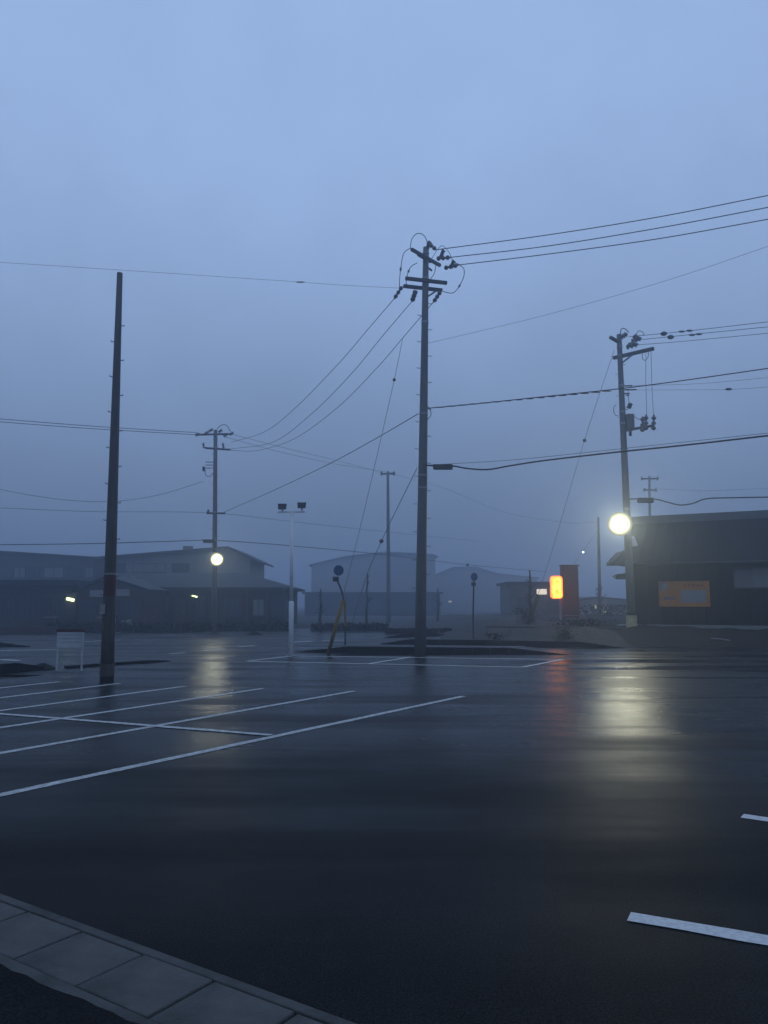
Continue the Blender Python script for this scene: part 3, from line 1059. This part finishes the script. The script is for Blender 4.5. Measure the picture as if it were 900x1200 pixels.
# red-brown panel tower and the glowing sign in front
DT = 46
gb_ = .62
x0, x1, z0, z1 = X(658.5, DT), X(677.5, DT), Z(724, DT), Z(663.5, DT)
py_ = thing('panel_tower', ((x0 + x1) / 2, DT, gb_), 'tall red-brown panel tower right of the glowing orange sign', 'sign tower')
MB().box(((x0 + x1) / 2, DT, (z0 + z1) / 2), (x1 - x0, .55, z1 - z0)).build('panel', M['brick'], py_, bevel=.02)
MB().box(((x0 + x1) / 2 + .02, DT - .01, z1 + .03), (x1 - x0 + .08, .62, .08)).build('cap', M['red'], py_)
MB().box(((x0 + x1) / 2, DT - .29, z0 + .14), (x1 - x0 - .12, .03, .04)).build('trim', M['board'], py_)
for x in (x0 + .12, x1 - .12):
    MB().box((x, DT, (z0 + gb_) / 2 - .1), (.12, .2, z0 - gb_ + .3)).build('leg', M['dark'], py_)

DS = 44
cx = X(652.6, DS)
gs = thing('glowing_sign', (X(658.5, DS), DS, .6), 'glowing orange rounded sign box with yellow markings beside the red tower', 'lit sign')
zt, zb = Z(675, DS), Z(701.5, DS)
hw = (X(659.5, DS) - X(645.7, DS)) / 2
def rrect(cx, cz, hw, hh, r, y, n=5):
    res = []
    for (sx, sz, a0) in ((1, 1, 0), (-1, 1, 90), (-1, -1, 180), (1, -1, 270)):
        for i in range(n + 1):
            a = math.radians(a0 + 90 * i / n)
            res.append((cx + sx * (hw - r) + r * math.cos(a), y, cz + sz * (hh - r) + r * math.sin(a)))
    return res
MB().prism(rrect(cx, (zt + zb) / 2, hw, (zt - zb) / 2, .17, DS - .09), (0, .2, 0)).build('box', M['sign_rim'], gs)
MB().prism(rrect(cx, (zt + zb) / 2, hw - .03, (zt - zb) / 2 - .03, .15, DS - .11), (0, .02, 0)).build('face', M['sign_glow'], gs)
zc = (zt + zb) / 2
hh = (zt - zb) / 2
# bright strokes on the face: a loop on top, a bar, two legs and a bar below
def stroke(pts, r):
    MB().tube(smooth_pts([(cx + x * hw, DS - .13, zc + z * hh) for x, z in pts], 4), r, 6).build('marking', M['sign_core'], gs, smooth=True)
stroke(((-.45, .5), (0, .78), (.5, .6), (.45, .25), (-.1, .2), (-.5, .38)), .05)
stroke(((-.6, .02), (0, -.06), (.6, .04)), .085)
stroke(((-.5, -.1), (-.35, -.4), (-.55, -.62)), .05)
stroke(((.5, -.1), (.4, -.35), (.6, -.55)), .05)
stroke(((-.55, -.78), (0, -.84), (.55, -.76)), .06)
MB().box((X(657.8, DS), DS + .2, (zt + .5) / 2), (.1, .1, zt - .5)).build('post', M['board'], gs)
for zz in (zc + .4, zc - .4):
    MB().bar((cx + hw * .4, DS + .1, zz), (X(657.8, DS), DS + .2, zz), .05, .05).build('bracket', M['dark'], gs)

# guard rail on the bank
DG = 33.3
x0, x1 = X(569.5, DG), X(655, DG)
rl = thing('guard_rail', (x0, DG, 0), 'low rusty pipe rail along the bank edge, from weeds to the bright lamp pole', 'railing')
zr = Z(734.3, DG)
MB().tube([(x0, DG, zr), (X(610, DG), DG, zr - .02), (x1, DG, zr - .01), (X(736, DG), DG, Z(737, DG))], .035, 8).build('rail', M['wood'], rl, smooth=True)
for px in (570, 597, 626, 655, 684, 712):
    x = X(px, DG)
    MB().tube([(x, DG + .02, -.05), (x, DG + .02, zr - .04)], .03, 7).build('post', M['wood'], rl, smooth=True)

# white stick on the dark bank
q0, q1 = G(833, 748.3, .25), G(855, 743.6, .42)
q0.z = bank_z(q0.x, q0.y) + .04
q1.z = bank_z(q1.x, q1.y) + .05
tag(MB().tube([q0, q0.lerp(q1, .5) + Vector((0, 0, .02)), q1], .024, 6).build('stick', M['board']), 'thin pale stick lying on the dark bank before the black building', 'stick')

# ------------------------------------------------------------------ buildings
def window(root, x0, x1, z0, z1, y, pane='glass', bars=1):
    fr = MB()
    t = .06
    fr.box(((x0 + x1) / 2, y - .03, z1 - t / 2), (x1 - x0, .08, t))
    fr.box(((x0 + x1) / 2, y - .03, z0 + t / 2), (x1 - x0 + .06, .12, t))
    for x in (x0 + t / 2, x1 - t / 2):
        fr.box((x, y - .03, (z0 + z1) / 2), (t, .08, z1 - z0 - 2 * t))
    for i in range(bars):
        x = x0 + (x1 - x0) * (i + 1) / (bars + 1)
        fr.box((x, y - .025, (z0 + z1) / 2), (t * .8, .06, z1 - z0 - 2 * t))
    f_ = fr.build('window', M['frame'], root)
    n = bars + 1
    for i in range(n):
        xa, xb = x0 + (x1 - x0) * i / n, x0 + (x1 - x0) * (i + 1) / n
        MB().box(((xa + xb) / 2, y - .008, (z0 + z1) / 2), (xb - xa - .05, .014, z1 - z0 - .1)).build('pane', M[pane], f_)
    return f_


def door(root, x0, x1, z1, y, m='wall_dark', z0=0):
    d = MB().box(((x0 + x1) / 2, y - .03, (z0 + z1) / 2), (x1 - x0, .06, z1 - z0)).build('door', M[m], root)
    MB().box((x1 - .12, y - .08, z0 + 1.0), (.04, .05, .16)).build('handle', M['steel'], d)
    return d


def profile_house(name, label, cat, D, prof, depth, wallm, roofm, over=.5, z0=-.06, th=.18, inset=.5, group=None):
    """house whose front gable line follows prof (left to right, points in the frame at D)"""
    pts = [P(x, y, D) for x, y in prof]
    t = thing(name, ((pts[0].x + pts[-1].x) / 2, D, 0), label, cat, group)
    xa, xb = pts[0].x + inset, pts[-1].x - inset
    def top(x):
        for p, q in zip(pts, pts[1:]):
            if p.x <= x <= q.x:
                return p.z + (q.z - p.z) * (x - p.x) / max(1e-6, q.x - p.x)
        return pts[-1].z
    line = [(xa, top(xa))] + [(p.x, p.z) for p in pts[1:-1]] + [(xb, top(xb))]
    outl = [(xa, D, z0)] + [(x, D, z - th * .9) for x, z in line] + [(xb, D, z0)]
    MB().prism(outl, (0, depth, 0)).build('wall', M[wallm], t)
    r = MB()
    up = [(p.x, D - over, p.z) for p in pts]
    dn = [(p.x, D - over, p.z - th) for p in pts][::-1]
    n = len(pts)
    r.v = up + dn[::-1] + [(x, D + depth + over, z) for x, y, z in up] + [(x, D + depth + over, z) for x, y, z in dn[::-1]]
    for i in range(n - 1):
        r.f += [(i, i + 1, 2 * n + i + 1, 2 * n + i), (n + i + 1, n + i, 3 * n + i, 3 * n + i + 1), (n + i, n + i + 1, i + 1, i),
                (2 * n + i, 2 * n + i + 1, 3 * n + i + 1, 3 * n + i)]
    r.f += [(0, 2 * n, 3 * n, n), (n - 1, 2 * n - 1, 4 * n - 1, 3 * n - 1)]
    r.build('roof', M[roofm], t)
    # gutter along the front edge
    return t


def hip_house(name, label, cat, px0, px1, D, depth, ze, zr, rin0, rin1, wallm, roofm, over=.6, z0=-.06):
    xa, xb = X(px0, D) + over, X(px1, D) - over
    t = thing(name, ((xa + xb) / 2, D, 0), label, cat)
    MB().box(((xa + xb) / 2, D + depth / 2, (ze + z0) / 2), (xb - xa, depth, ze - z0)).build('wall', M[wallm], t)
    r = MB()
    e = [(xa - over, D - over), (xb + over, D - over), (xb + over, D + depth + over), (xa - over, D + depth + over)]
    ym = D + depth / 2
    r.v = [(x, y, ze + .003) for x, y in e] + [(x, y, ze + .16) for x, y in e] + [(xa - over + rin0, ym, zr), (xb + over - rin1, ym, zr)]
    r.f = [(3, 2, 1, 0), (0, 1, 5, 4), (1, 2, 6, 5), (2, 3, 7, 6), (3, 0, 4, 7), (4, 5, 9, 8), (5, 6, 9), (6, 7, 8, 9), (7, 4, 8)]
    r.build('roof', M[roofm], t)
    return t


# two-storey block behind, left half and right half
D = 78
h1 = profile_house('apartment_house', 'long two-storey house with a shallow roof falling right, at the far left', 'house', D,
                   ((-90, 639), (0, 645.5), (118, 653)), 9, 'wall_grey', 'roof2', .6)
for px0, px1, m in ((14, 28, 'curtain'), (49, 73, 'curtain'), (98, 108, 'curtain'), (-30, -12, 'glass'), (31, 45, 'glass'), (77, 94, 'glass')):
    window(h1, X(px0, D), X(px1, D), Z(677.5, D), Z(664.5, D), D, m)
for px in (-20, 22, 60, 100):
    window(h1, X(px - 8, D), X(px + 8, D), Z(705, D), Z(690, D), D, 'glass')
D = 74
h2 = profile_house('apartment_house', 'two-storey house with a peaked roof behind the lit lamp on the left', 'house', D,
                   ((112, 653), (230, 643.5), (268, 640.5), (304, 657.5)), 9, 'wall_pale', 'roof2', .6, inset=.9)
for px0, px1, m in ((154, 193, 'curtain'), (200, 221, 'glass'), (128, 146, 'glass')):
    window(h2, X(px0, D), X(px1, D), Z(671, D), Z(660, D), D, m, 2)
MB().box((X(212, D), D + 2, Z(642.5, D)), (.9, .5, .7)).build('chimney', M['wall_grey'], h2)
for px in (150, 180, 240, 275):
    window(h2, X(px - 7, D), X(px + 7, D), Z(708, D), Z(694, D), D, 'glass')

# low hipped house in front
D = 57
hh_ = hip_house('low_house', 'low hipped house with dark walls under the left street lamp', 'house', 110, 342, D, 9, Z(691, D), Z(671.5, D + 4.5), 3.2, 4.3, 'wall_dark', 'roof')
for px0, px1, m, y1 in ((186, 197, 'glass', 699), (230, 240, 'glass', 699), (262, 282, 'glass', 700), (296, 310, 'curtain', 702), (318, 330, 'glass', 700)):
    window(hh_, X(px0, D), X(px1, D), Z(722, D), Z(y1, D), D, m)
door(hh_, X(205, D), X(218, D), Z(702, D), D, 'wall_brown')
door(hh_, X(245, D), X(256, D), Z(702, D), D, 'wall_brown')
MB().bar(P(225, 698, D - .15), P(231, 699.5, D - .15), .1, .1).build('tube_light', M['tube_glow'], hh_)
for px in (180, 223, 259, 290, 313, 333):
    MB().box((X(px, D), D - .25, Z(691, D) / 2), (.1, .1, Z(691, D) - .01)).build('porch_post', M['wall_brown'], hh_)

# gable shop with two pale panels
D = 52
gs_ = profile_house('gable_shop', 'low gabled brown shop with two pale panels under its roof peak', 'shop', D,
                    ((86, 691), (126, 674.5), (176, 690.5)), 8, 'wall_brown', 'roof', .35, inset=.35)
for px0, px1, y0, y1 in ((105, 122, 699.5, 691.5), (134.5, 151.5, 698.5, 690.5)):
    MB().box(((X(px0, D) + X(px1, D)) / 2, D - .05, (Z(y0, D) + Z(y1, D)) / 2), (X(px1, D) - X(px0, D), .08, Z(y1, D) - Z(y0, D))).build('sign_panel', M['board'], gs_)
window(gs_, X(96, D), X(113, D), Z(728, D), Z(704, D), D, 'glass', 2)
window(gs_, X(144, D), X(166, D), Z(724, D), Z(704, D), D, 'glass', 2)
door(gs_, X(128, D), X(140, D), Z(704, D), D)
for px0, px1, y0, y1 in ((132, 139, 731, 725), (147, 151, 732, 727), (153, 158, 731, 726)):
    MB().box(((X(px0, D) + X(px1, D)) / 2, D - .6, (Z(y1, D)) / 2), (X(px1, D) - X(px0, D), .3, Z(y1, D))).build('crate', M['board'], None)
_cr = [o for o in C.objects if o.name.startswith('crate')]
for o, l in zip(_cr, ('widest pale box against the gabled shop wall', 'narrow pale box between two others by the gabled shop', 'rightmost pale box by the gabled shop wall')):
    tag(o, l, 'box', 'pale boxes by the gabled shop')

# flat shop at the far left
D = 55
xl_, xr_ = X(-130, D), X(89, D)
fs = thing('flat_shop', ((xl_ + xr_) / 2, D, 0), 'dark flat-roofed shop at the left edge with one lit green-white tube', 'shop')
zt = Z(686, D)
MB().box(((xl_ + xr_) / 2, D + 4, zt / 2 - .03), (xr_ - xl_, 8, zt + .06)).build('wall', M['wall_brown'], fs)
MB().box(((xl_ + xr_) / 2, D + 3.7, Z(683, D)), (xr_ - xl_ + .6, 9.4, .36)).build('roof', M['roof'], fs)
MB().bar(P(78, 701.5, D - .15), P(86.5, 703.5, D - .15), .14, .2).build('tube_light', M['tube_glow'], fs)
for px0, px1 in ((-60, -30), (-20, -4), (4, 18), (22, 42), (66, 76)):
    window(fs, X(px0, D), X(px1, D), Z(726, D), Z(700, D), D, 'glass', 2)
door(fs, X(48, D), X(60, D), Z(701, D), D)
MB().box((X(69, D), D - 1.2, Z(723, D)), (.85, .5, .06)).build('canopy', M['board'], fs)
for s_ in (-.38, .38):
    MB().box((X(69, D) + s_, D - 1.2, Z(723, D) / 2 - .02), (.05, .4, Z(723, D) - .02)).build('canopy_leg', M['wall_brown'], fs)

# low brown wall and dark planting before the shops
D = 42
x0, x1 = X(-60, D), X(68, D)
lw_ = tag(MB().box(((x0 + x1) / 2, D, .16), (x1 - x0, .3, .44)).build('low_wall', M['wall_brown'], None, bevel=.02), 'low brown wall at the far side of the road, left edge', 'wall')

# foggy hall
D = 150
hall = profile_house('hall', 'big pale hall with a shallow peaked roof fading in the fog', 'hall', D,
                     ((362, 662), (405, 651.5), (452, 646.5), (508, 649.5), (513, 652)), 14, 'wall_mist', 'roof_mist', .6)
D = 112
la_ = thing('long_annex', (X(430, D), D, 0), 'long low flat building in front of the foggy hall', 'building')
x0, x1 = X(357, D), X(516, D)
MB().box(((x0 + x1) / 2, D + 3, Z(696, D) / 2 - .03), (x1 - x0, 6, Z(696, D) + .06)).build('wall', M['wall_dark'], la_)
MB().box(((x0 + x1) / 2, D + 3, Z(695, D) + .02), (x1 - x0 + .8, 6.8, .25)).build('roof', M['roof2'], la_)
for px in (370, 392, 414, 441, 462, 483, 504):
    window(la_, X(px - 6, D), X(px + 6, D), Z(720, D), Z(704, D), D, 'glass', 1)

D = 170
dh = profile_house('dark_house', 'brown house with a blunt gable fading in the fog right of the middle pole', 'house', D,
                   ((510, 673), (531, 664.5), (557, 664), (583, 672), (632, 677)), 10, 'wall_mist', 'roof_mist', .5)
MB().box((X(527.5, D), D - .1, Z(705, D)), (.75, .1, .3)).build('lit_panel', M['win_glow'], dh)

D = 70
sb = thing('small_shop', (X(655, D), D, 0), 'small grey shop in the fog behind the glowing sign with a lit panel', 'shop')
x0, x1 = X(598, D), X(668, D)
MB().box(((x0 + x1) / 2, D + 3, Z(685, D) / 2), (x1 - x0, 6, Z(685, D))).build('wall', M['wall_grey'], sb)
MB().box(((x0 + x1) / 2, D + 3, Z(685, D) + .12), (x1 - x0 + .6, 6.8, .24)).build('roof', M['roof2'], sb)
lb_ = MB().box((X(632, D), D - .12, Z(693.5, D)), (.42, .2, .48)).build('lit_panel', M['box_glow'], sb)
MB().box((X(637.8, D), D - .12, Z(693.5, D)), (.42, .2, .48)).build('lit_panel', M['box_glow'], sb)
window(sb, X(606, D), X(622, D), Z(718, D), Z(700, D), D, 'glass', 1)
window(sb, X(640, D), X(655, D), Z(718, D), Z(704, D), D, 'glass', 1)

D = 86
ls = profile_house('lit_shop', 'far pale shop with lit windows behind the thin foggy pole', 'shop', D, ((664, 704), (700, 699), (755, 704)), 8, 'wall_pale', 'roof2', .4)
for px0, px1, y0, y1, m in ((696, 703, 714, 708.5, 'win_glow'), (706, 711, 719, 708, 'win_glow'), (713, 726, 718, 709, 'curtain'), (676, 690, 716, 709, 'curtain')):
    window(ls, X(px0, D), X(px1, D), Z(y0, D), Z(y1, D), D, m, 1)

# ------------------------------------------------------------------ black building on the right
bx, by, bz = X(736.5, 36), 36.0, .5
yaw = math.atan2(-2.7, 5.15)
bu, bv = Vector((math.cos(yaw), math.sin(yaw), 0)), Vector((-math.sin(yaw), math.cos(yaw), 0))
bb = thing('black_building', (bx, by, bz), 'long black building with a sloping roof at the right edge behind the bank', 'building')
O = Vector((bx, by, 0))
def W(s_, t_, z_):
    return O + bu * s_ + bv * t_ + Vector((0, 0, z_))
def wall_at(px, py, t_=0.0):
    """point of the front wall (pushed out t_) seen at that place"""
    a_, b_, c_ = ray(px, py)
    # solve a k - b...
    n_ = bv
    o_ = O + bv * t_
    k_ = o_.dot(n_) / (a_ * n_.x + b_ * n_.y)
    return Vector((a_ * k_, b_ * k_, H + c_ * k_))
LB = 16.0
ze, zr = 3.72, 5.75
wl = MB()
wl.prism([W(0, 0, .3), W(0, 0, ze), W(0, 3.2, zr - .12), W(0, 6.4, ze), W(0, 6.4, .3)], bu * LB)
wall = wl.build('wall', M['wall_black'], bb)
rf = MB()
ov = .45
slope = (zr - ze) / 3.2
rf.prism([W(-.15, -ov, ze - ov * slope + .05), W(-.15, 3.2, zr + .05), W(-.15, 6.4 + ov, ze - ov * slope + .05),
          W(-.15, 6.4 + ov, ze - ov * slope - .1), W(-.15, 3.2, zr - .1), W(-.15, -ov, ze - ov * slope - .1)], bu * (LB + .3))
roof = rf.build('roof', M['wall_black'], bb)
# standing seams of the sheet roof
n = 34
for i in range(n):
    s_ = .1 + i * LB / n
    MB().bar(W(s_, -ov + .02, ze - ov * slope + .07), W(s_, 3.1, zr + .0), .035, .05).build('roof_seam', M['wall_black'], roof)
rc = MB()
rc.prism([W(-.2, 2.75, zr - .16), W(-.2, 2.75, zr + .22), W(-.2, 3.3, zr + .27), W(-.2, 3.3, zr - .02)], bu * (LB + .4))
rc.build('ridge_fascia', mat('grey_fascia', (.09, .095, .1), .5, .2, 3), bb)
# gutter and wall battens
MB().tube([W(-.2, -ov - .06, ze - ov * slope - .03), W(LB, -ov - .06, ze - ov * slope - .03)], .06, 8).build('gutter', M['dark'], bb, smooth=True)
for i in range(27):
    s_ = .3 + i * .6
    MB().bar(W(s_, -.012, .4), W(s_, -.012, ze - .25), .045, .03).build('batten', M['wall_black'], wall)
# concrete plinth strip
MB().prism([W(-.4, -.9, .3), W(-.4, -.9, .66), W(-.4, .0, .68), W(-.4, .0, .3)], bu * (LB + .6)).build('plinth', M['concrete'], bb)
# orange sign board
def wall_board(name, px0, py0, px1, py1, out, th, m, parent):
    p, q = wall_at(px0, py0, -out), wall_at(px1, py1, -out)
    s0, s1 = (p - O).dot(bu), (q - O).dot(bu)
    z0, z1 = q.z, p.z
    return MB().prism([W(s0, -out, z0), W(s1, -out, z0), W(s1, -out, z1), W(s0, -out, z1)], bv * th).build(name, m, parent)
p = wall_at(802, 711, -.1)
ob = thing('signboard', tuple(p), 'orange signboard with a pale inset panel on the black building wall', 'signboard')
wall_board('board', 771.5, 681.5, 832.5, 711, .11, .08, M['orange'], ob)
wall_board('inset_panel', 797.5, 691.5, 828, 706, .13, .02, M['board'], ob)
wall_board('corner_patch', 772.3, 682.2, 782.5, 692, .125, .014, mat('pale_orange_patch', (.26, .18, .16), .5), ob)
# white emblem: a drop shape in the corner patch
em = []
pc = wall_at(778.6, 688.5, -.14)
sc_, zc_ = (pc - O).dot(bu), pc.z
for i in range(16):
    a_ = 2 * math.pi * i / 16
    rr = .13 if math.sin(a_) < .6 else .19
    em.append(W(sc_ + rr * math.cos(a_) * .95, -.14, zc_ + rr * math.sin(a_)))
MB().prism(em, bv * .016).build('emblem', M['board'], ob)
for i, (x0_, x1_) in enumerate(((778, 780.6), (781.2, 784.4), (785, 787.4), (788, 791.5))):
    wall_board('print_mark', x0_, 699.3 + (i % 2) * .5, x1_, 703.3 - (i % 2) * .3, .12, .01, M['print'], ob)
for i in range(5):
    wall_board('print_mark', 801 + i * 5, 684.6, 804.2 + i * 5, 687.6, .12, .01, mat('rust_print', (.36, .09, .03), .5) if i == 0 else bpy.data.materials['rust_print'], ob)
# wide pale window at the right
p = wall_at(858.5, 665, -.05)
q = wall_at(905, 690, -.05)
s0, s1 = (p - O).dot(bu), (q - O).dot(bu) + 1.3
z1, z0 = p.z, wall_at(858.5, 690, -.05).z
wf = MB()
for (a_, b_, c_, d_) in ((s0, s1, z1 - .05, z1), (s0, s1, z0, z0 + .05), (s0, s0 + .05, z0 + .05, z1 - .05), (s1 - .05, s1, z0 + .05, z1 - .05)):
    wf.prism([W(a_, -.09, c_), W(b_, -.09, c_), W(b_, -.09, d_), W(a_, -.09, d_)], bv * .09)
wn = wf.build('window', M['frame'], bb)
sm = s0 + .75
MB().prism([W(s0 + .05, -.04, z0 + .05), W(sm, -.04, z0 + .05), W(sm, -.04, z1 - .05), W(s0 + .05, -.04, z1 - .05)], bv * .035).build('pane', mat('grey_shutter', (.16, .16, .16), .4, .2, 9, stretch=(8, 8, 1)), wn)
MB().prism([W(sm + .01, -.05, z0 + .05), W(s1 - .05, -.05, z0 + .05), W(s1 - .05, -.05, z1 - .05), W(sm + .01, -.05, z1 - .05)], bv * .045).build('pane', M['curtain'], wn)
# small porch roof and lamp shelf at the left corner
la0 = P(719.5, 658.5, 35.8)
cn = MB()
cn.prism([P(719.5, 658, 35.6), P(731, 645.5, 36.6), P(742, 645, 36.6), P(742, 661.5, 35.6), P(719.5, 661.5, 35.6)], (0, 1.2, 0))
cn.build('porch_roof', M['roof'], bb)
cn = MB()
cn.prism([P(721, 675, 35.6), P(726, 672.4, 35.6), P(737, 672, 35.6), P(737, 678.5, 35.6), P(726, 678.6, 35.6)], (0, .5, 0))
cn.build('wall_sign', M['roof'], bb)
cn = MB()
cn.prism([P(741, 628.5, 35.2), P(743, 627.5, 35.2), P(748, 639.5, 35.2), P(741, 640.5, 35.2)], (0, .08, 0))
cn.build('pale_bracket', M['white'], bb)

# ------------------------------------------------------------------ plants
def bare_tree(px, py0, py1, D, label, spread=.5, group=None, n=12, z=0.0):
    p0, p1 = P(px, py0, D), P(px, py1, D)
    p0.z = z - .05
    hgt = p1.z - p0.z
    t = thing('bare_tree', (p0.x, p0.y, z), label, 'tree', group)
    rng = random.Random(px)
    mb = MB()
    tp = [p0 + Vector((rng.uniform(-.03, .03) * hgt * (i > 0) * .5, rng.uniform(-.03, .03) * hgt * .5 * (i > 0), hgt * i / 6)) for i in range(7)]
    mb.tube(tp, [.11 * (1 - i / 7.5) + .015 for i in range(7)], 7)
    mb.build('trunk', M['bark'], t, smooth=True)
    cr = MB()
    for i in range(n):
        k_ = rng.uniform(.35, .98)
        j = min(5, int(k_ * 6))
        st = tp[j].lerp(tp[j + 1], k_ * 6 - j)
        an = rng.uniform(0, 6.28)
        ln = spread * hgt * (1.15 - k_) * rng.uniform(.6, 1.2)
        d = Vector((math.cos(an), math.sin(an), rng.uniform(.5, 1.3))).normalized()
        e = st + d * ln
        m_ = st.lerp(e, .5) + Vector((rng.uniform(-.1, .1), rng.uniform(-.1, .1), rng.uniform(0, .1))) * ln
        cr.tube([st, m_, e], [.03, .02, .006], 4, False)
        for q in range(3):
            s2 = st.lerp(e, rng.uniform(.4, .9))
            d2 = (d + Vector((rng.uniform(-.8, .8), rng.uniform(-.8, .8), rng.uniform(-.1, .7)))).normalized()
            cr.tube([s2, s2 + d2 * ln * .4], [.012, .004], 3, False)
    cr.build('crown', M['bark'], t)['kind'] = 'stuff'
    return t

gT = 'young bare street trees in the fog'
bare_tree(375, 742, 690, 46, 'young bare tree before the low flat building, left of the bent blue sign', .24, gT)
bare_tree(430, 735, 672, 56, 'young bare tree in the fog between the blue sign and the middle pole', .24, gT)
bare_tree(513, 738, 690, 60, 'young bare tree in the fog just right of the middle pole', .24, gT)
bare_tree(622, 735, 668, 41, 'bare tree beside the mossy guard left of the lit panel', .25, gT, 14, .5)
bare_tree(703.5, 733, 684, 64, 'bare bushy tree at the foot of the thin foggy pole', .35, gT, 30, .5)

def leafy(name, cx, cy_, z, w_, d_, h_, n, m, label, cat, leaf=.07, stems=True):
    rng = random.Random(int(cx * 100) + n)
    t = thing(name, (cx, cy_, z), label, cat)
    mb = MB()
    for i in range(n):
        x, y, zz = cx + rng.gauss(0, .33) * w_, cy_ + rng.gauss(0, .33) * d_, z + h_ * (rng.random() ** .8)
        s_ = leaf * rng.uniform(.6, 1.5)
        a_ = Vector((rng.uniform(-1, 1), rng.uniform(-1, 1), rng.uniform(-.6, 1))).normalized() * s_
        b_ = a_.cross(Vector((rng.uniform(-1, 1), rng.uniform(-1, 1), rng.uniform(-1, 1)))).normalized() * s_ * .45
        c_ = Vector((x, y, zz))
        mb.poly([c_ - a_, c_ + b_, c_ + a_, c_ - b_])
    mb.build('foliage', m, t)
    if stems:
        sb_ = MB()
        for i in range(max(3, n // 40)):
            x, y = cx + rng.gauss(0, .25) * w_, cy_ + rng.gauss(0, .25) * d_
            sb_.tube([(x, y, z - .1), (x + rng.uniform(-.1, .1), y, z + h_ * .5), (x + rng.uniform(-.2, .2), y, z + h_ * .95)], [.012, .01, .004], 4)
        sb_.build('stems', M['bark'], t)['kind'] = 'stuff'
    return t

q = P(662, 748, 31.6)
leafy('weed_clump', q.x, q.y, .05, .7, .4, .62, 260, M['weed'], 'pale yellowish weed clump in front of the rail below the glowing sign', 'weeds', .06)
q = P(580, 750, 32)
leafy('weed_clump', q.x, q.y, 0, .6, .4, .4, 160, M['leaf'], 'small dark weed clump at the left end of the low rail', 'weeds', .05)
q = P(678, 738, 33.8)
leafy('shrub', q.x, q.y, .45, 1.6, .6, .5, 420, M['leaf'], 'low dark shrub behind the rail right of the pale weeds', 'shrub', .07)
q = P(617, 734, 40)
leafy('weed_clump', q.x, q.y, .5, .9, .6, .9, 260, M['weed'], 'pale weeds climbing round the mossy guard', 'weeds', .07)
q = P(712, 731, 60)
leafy('shrub', q.x, q.y, .55, 3.2, 1, 1.0, 500, M['leaf'], 'dark round shrub near the thin foggy pole', 'shrub', .12)
for px, D, w_, h_, label in ((410, 47, 4.6, .42, 'low dark hedge in front of the low flat building left of the middle pole'),
                             (490, 42.5, 3.6, .25, 'low dark ground planting behind the middle pole foot'),
                             (150, 45, 9.0, .5, 'long dark hedge before the gabled shop'),
                             (285, 47, 6.0, .5, 'dark hedge under the windows of the low hipped house')):
    t = thing('hedge', (X(px, D), D, 0), label, 'hedge')
    rng = random.Random(px)
    mb = MB()
    for i in range(int(w_ * 420)):
        x, y, zz = X(px, D) + rng.uniform(-.5, .5) * w_, D + rng.uniform(-.4, .4), rng.uniform(0, h_) * (1 + .15 * math.sin(i))
        s_ = rng.uniform(.04, .11)
        a_ = Vector((rng.uniform(-1, 1), rng.uniform(-1, 1), rng.uniform(-.6, 1))).normalized() * s_
        b_ = a_.cross(Vector((rng.uniform(-1, 1), rng.uniform(-1, 1), rng.uniform(-1, 1)))).normalized() * s_ * .6
        c_ = Vector((x, y, zz))
        mb.poly([c_ - a_, c_ + b_, c_ + a_, c_ - b_])
    mb.build('foliage', M['leaf'], t)
    sb_ = MB()
    for i in range(int(w_ * 4)):
        x = X(px, D) + rng.uniform(-.5, .5) * w_
        sb_.tube([(x, D, -.08), (x + rng.uniform(-.1, .1), D + rng.uniform(-.2, .2), h_ * .8)], .012, 4)
    sb_.build('stems', M['bark'], t)['kind'] = 'stuff'

# ------------------------------------------------------------------ fog
hz = MB().box((0, 0, 6.9), (800, 800, 17.2)).build('haze', M['dark'])
tag(hz, kind='stuff')
hm = bpy.data.materials.new('haze_air')
hm.use_nodes = True
t = hm.node_tree
t.nodes.clear()
o_ = t.nodes.new('ShaderNodeOutputMaterial')
pv = t.nodes.new('ShaderNodeVolumePrincipled')
pv.inputs['Color'].default_value = (.76, .86, 1.0, 1)
pv.inputs['Density'].default_value = .0062
pv.inputs['Anisotropy'].default_value = .8
t.links.new(pv.outputs[0], o_.inputs['Volume'])
hz.data.materials.clear()
hz.data.materials.append(hm)
hm.volume_intersection_method if hasattr(hm, 'volume_intersection_method') else None
